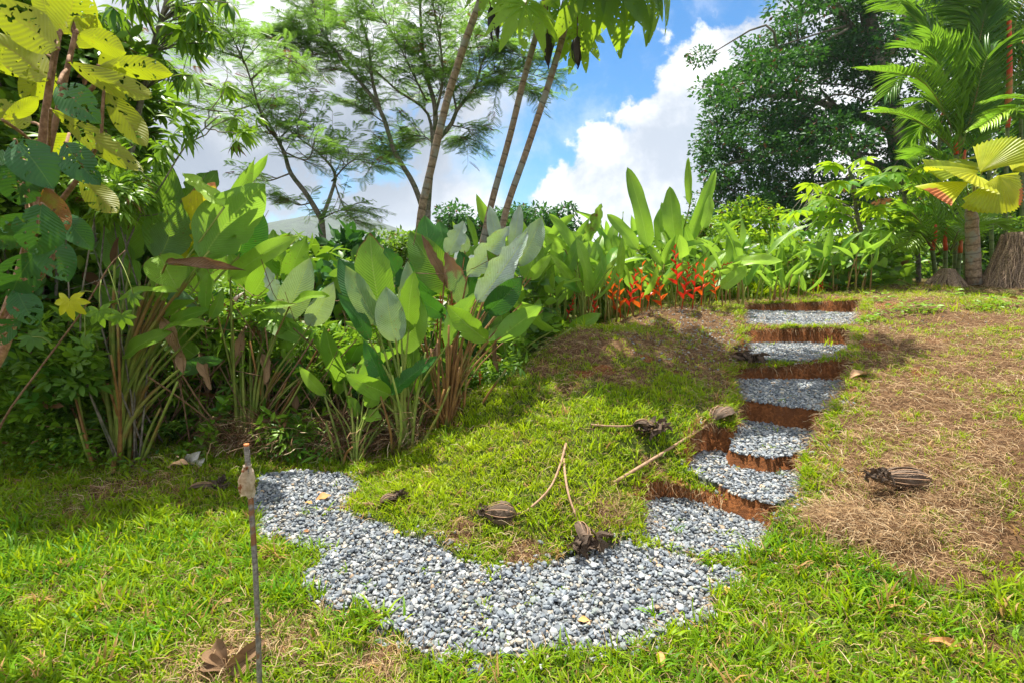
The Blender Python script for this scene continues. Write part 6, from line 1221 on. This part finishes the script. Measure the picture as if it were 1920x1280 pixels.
# grass clump and small seedlings on the terrace
def leafy_tuft(name, label, px, py, n, hmin, hmax, wid, group=None, mat=None, tint=None, cat='grass clump', spread=.12):
    c = G(px, py); e = MB(); pos = c+np.stack([rng.normal(0, spread, n), rng.normal(0, spread*.6, n), np.zeros(n)], -1); pos[:, 2] = ground_z(pos[:, 0], pos[:, 1])
    k = [blade(rng.uniform(.7, 2.0), wid, 1.0, 3) for _ in range(6)]; a = rng.random(n)*2*PI; sz = rng.uniform(hmin, hmax, n); M = yaws(n, sz, .1); q = rng.integers(0, 6, n); tn = tints(n, **(tint or dict(v=.5, g=.3)))
    for i in range(6): s = q == i; e.inst((k[i][0], [k[i][1]], k[i][2]), M[s], pos[s], tn[s])
    o = e.build(name, mat or M_GRASS, loc=c); return tag(o, label, cat, group)
leafy_tuft('grass_clump', 'dense dark green grass clump at the left end of the top tread', 1425, 558, 900, .15, .40, .05, tint=dict(v=.4, g=.1), spread=.33)
leafy_tuft('grass_clump', 'long-bladed grass clump beside the right end of the first tread', 1425, 1042, 26, .08, .17, .07, 'grass tufts taller than the lawn', spread=.03)
leafy_tuft('grass_clump', 'grass tuft growing in the gravel of the first tread', 1270, 1002, 14, .04, .09, .08, 'grass tufts taller than the lawn', spread=.015)
leafy_tuft('grass_clump', 'broad-bladed tuft overhanging the front gravel edge', 705, 1175, 34, .07, .16, .08, 'grass tufts taller than the lawn', spread=.05)
leafy_tuft('grass_clump', 'grass tuft spilling over the left bend of the gravel', 592, 1040, 30, .06, .13, .08, 'grass tufts taller than the lawn', spread=.05)
leafy_tuft('grass_clump', 'grass tuft poking from the middle of the gravel near the front', 690, 1105, 8, .04, .08, .08, 'grass tufts taller than the lawn', spread=.02)
def herb(label, px, py, r, n, group='small leafy weeds on the dry slope'):
    c = G(px, py); mb = MB(); q = rdir(n, 0, 1)*rng.random((n, 1))**.5*r*[1, 1, .55]; pos = c+q; pos[:, 2] = ground_z(pos[:, 0], pos[:, 1])+np.abs(q[:, 2])+.01
    place(mb, OV, pos, rdir(n, -.1, .5), upj(n, .35), rng.uniform(.04, .085, n), tints(n, v=.8, g=.8)); return tag(mb.build('weeds', M_UND, loc=c), label, 'weeds', kind='stuff')
herb('bright leafy weed on the dry slope at the right edge', 1875, 578, .30, 120); herb('weed patch on the dry terrace below the slanting sapling', 1690, 588, .28, 90); herb('weed patch right above the end of the top tread', 1645, 566, .25, 60); herb('small weed between the top tread and the right edge', 1740, 585, .18, 50); herb('low weed patch right of the second tread from the top', 1625, 605, .2, 60); herb('weed at the dry terrace edge under the stump', 1790, 558, .2, 40)
# grass lips and root fringes overhanging the cut steps
def rim(spacing, lo, hi, zmin=.03):
    Q, T_, Zt = [], [], []
    for z, poly in TREADS:
        n_ = len(poly); ctr_ = poly.mean(0)
        for i in range(n_):
            a_, b_ = poly[i], poly[(i+1) % n_]; L_ = np.linalg.norm(b_-a_); k = int(L_/spacing); f = rng.random(k)[:, None]; q = a_*(1-f)+b_*f; nrm = np.array([b_[1]-a_[1], a_[0]-b_[0]])/L_
            if np.dot(nrm, ctr_-a_) > 0: nrm = -nrm
            Q.append(q+nrm*rng.uniform(lo, hi, (k, 1))); T_.append(np.tile(-nrm, (k, 1))); Zt.append(np.full(k, z))
    Q = np.concatenate(Q); T_ = np.concatenate(T_); Zt = np.concatenate(Zt); s = (tread_id(Q[:, 0], Q[:, 1]) < 0) & ~on_path(Q[:, 0], Q[:, 1]); Q, T_, Zt = Q[s], T_[s], Zt[s]; zz = ground_z(Q[:, 0], Q[:, 1]); s = zz > Zt+zmin; return Q[s], T_[s], zz[s]
mb = MB(); q, tw, zz = rim(.0028, -.03, .10); s = rng.random(len(q)) < .85*np.clip(2.6*fbm(q[:, 0], q[:, 1], 6, 2, 51)-.75, .06, 1); q, tw, zz = q[s], tw[s], zz[s]; n = len(q)
M = yaws(n, rng.uniform(.7, 1.5, n), .3); M[:, 0, 2] += tw[:, 0]*.75; M[:, 1, 2] += tw[:, 1]*.75; k = rng.integers(0, 8, n); tn = tints(n, v=.5, g=.45, bp=.15)
for i in range(8): s = k == i; mb.inst(tuftT[i], M[s], np.stack([q[s, 0], q[s, 1], zz[s]-.006], -1), tn[s])
tag(mb.build('grass_lips', M_GRASS), 'grass hanging over the cut earth edges of the stair treads', 'grass', kind='stuff')
mb = MB(); q, tw, zz = rim(.0022, -.03, .05, .02); n = len(q); s_ = rng.uniform(.05, .15, n); d = np.stack([tw[:, 0]+rng.normal(0, .6, n), tw[:, 1]+rng.normal(0, .6, n), rng.uniform(-1.3, .0, n)], -1)
M = frames(d, upj(n, .4), s_, s_*1.0); k = rng.integers(0, 12, n); cg = np.stack([rng.normal(.35, .22, n).clip(0, 1), rng.random(n), rng.random(n)], -1)
for i in range(12): s = k == i; mb.inst(strT[i], M[s], np.stack([q[s, 0], q[s, 1], zz[s]+.004], -1), cg[s])
tag(mb.build('root_fringe', M_STRAW), 'dry roots and straw fringing the cut earth risers of the stairs', 'roots', kind='stuff')
mb = MB(); n = 700; x = rng.uniform(-2, 1.5, n); y = rng.uniform(1.9, 4.0, n); s = on_path(x, y); x, y = x[s], y[s]; n = len(x)
M = yaws(n, rng.uniform(.02, .07, n), .2); k = rng.integers(0, 12, n); cg = np.stack([rng.normal(.4, .25, n).clip(0, 1), rng.random(n), rng.random(n)], -1); zz = ground_z(x, y)+.024
for i in range(12): s = k == i; mb.inst(strT[i], M[s], np.stack([x[s], y[s], zz[s]], -1), cg[s])
tag(mb.build('path_litter', M_STRAW), 'bits of dry straw blown onto the gravel path', 'litter', kind='stuff')
# humid air: makes the far hill fade
m, g, out = newmat('humid_air'); pv = g.add('ShaderNodeVolumePrincipled'); pv.inputs['Color'].default_value = (.80, .88, 1, 1); pv.inputs['Density'].default_value = .0004; pv.inputs['Anisotropy'].default_value = .2; g.l.new(pv.outputs[0], out.inputs['Volume'])
bm_v = np.array([(x, y, z) for x in (-1900, 1900) for y in (-1900, 1900) for z in (-9, 92)], float); mb = MB(); mb.add(bm_v, [np.array([[0, 1, 3, 2], [4, 6, 7, 5], [0, 4, 5, 1], [2, 3, 7, 6], [0, 2, 6, 4], [1, 5, 7, 3]])]); tag(mb.build('haze', m, smooth=False), 'thin humid haze in front of the distant hill', 'haze', kind='stuff')
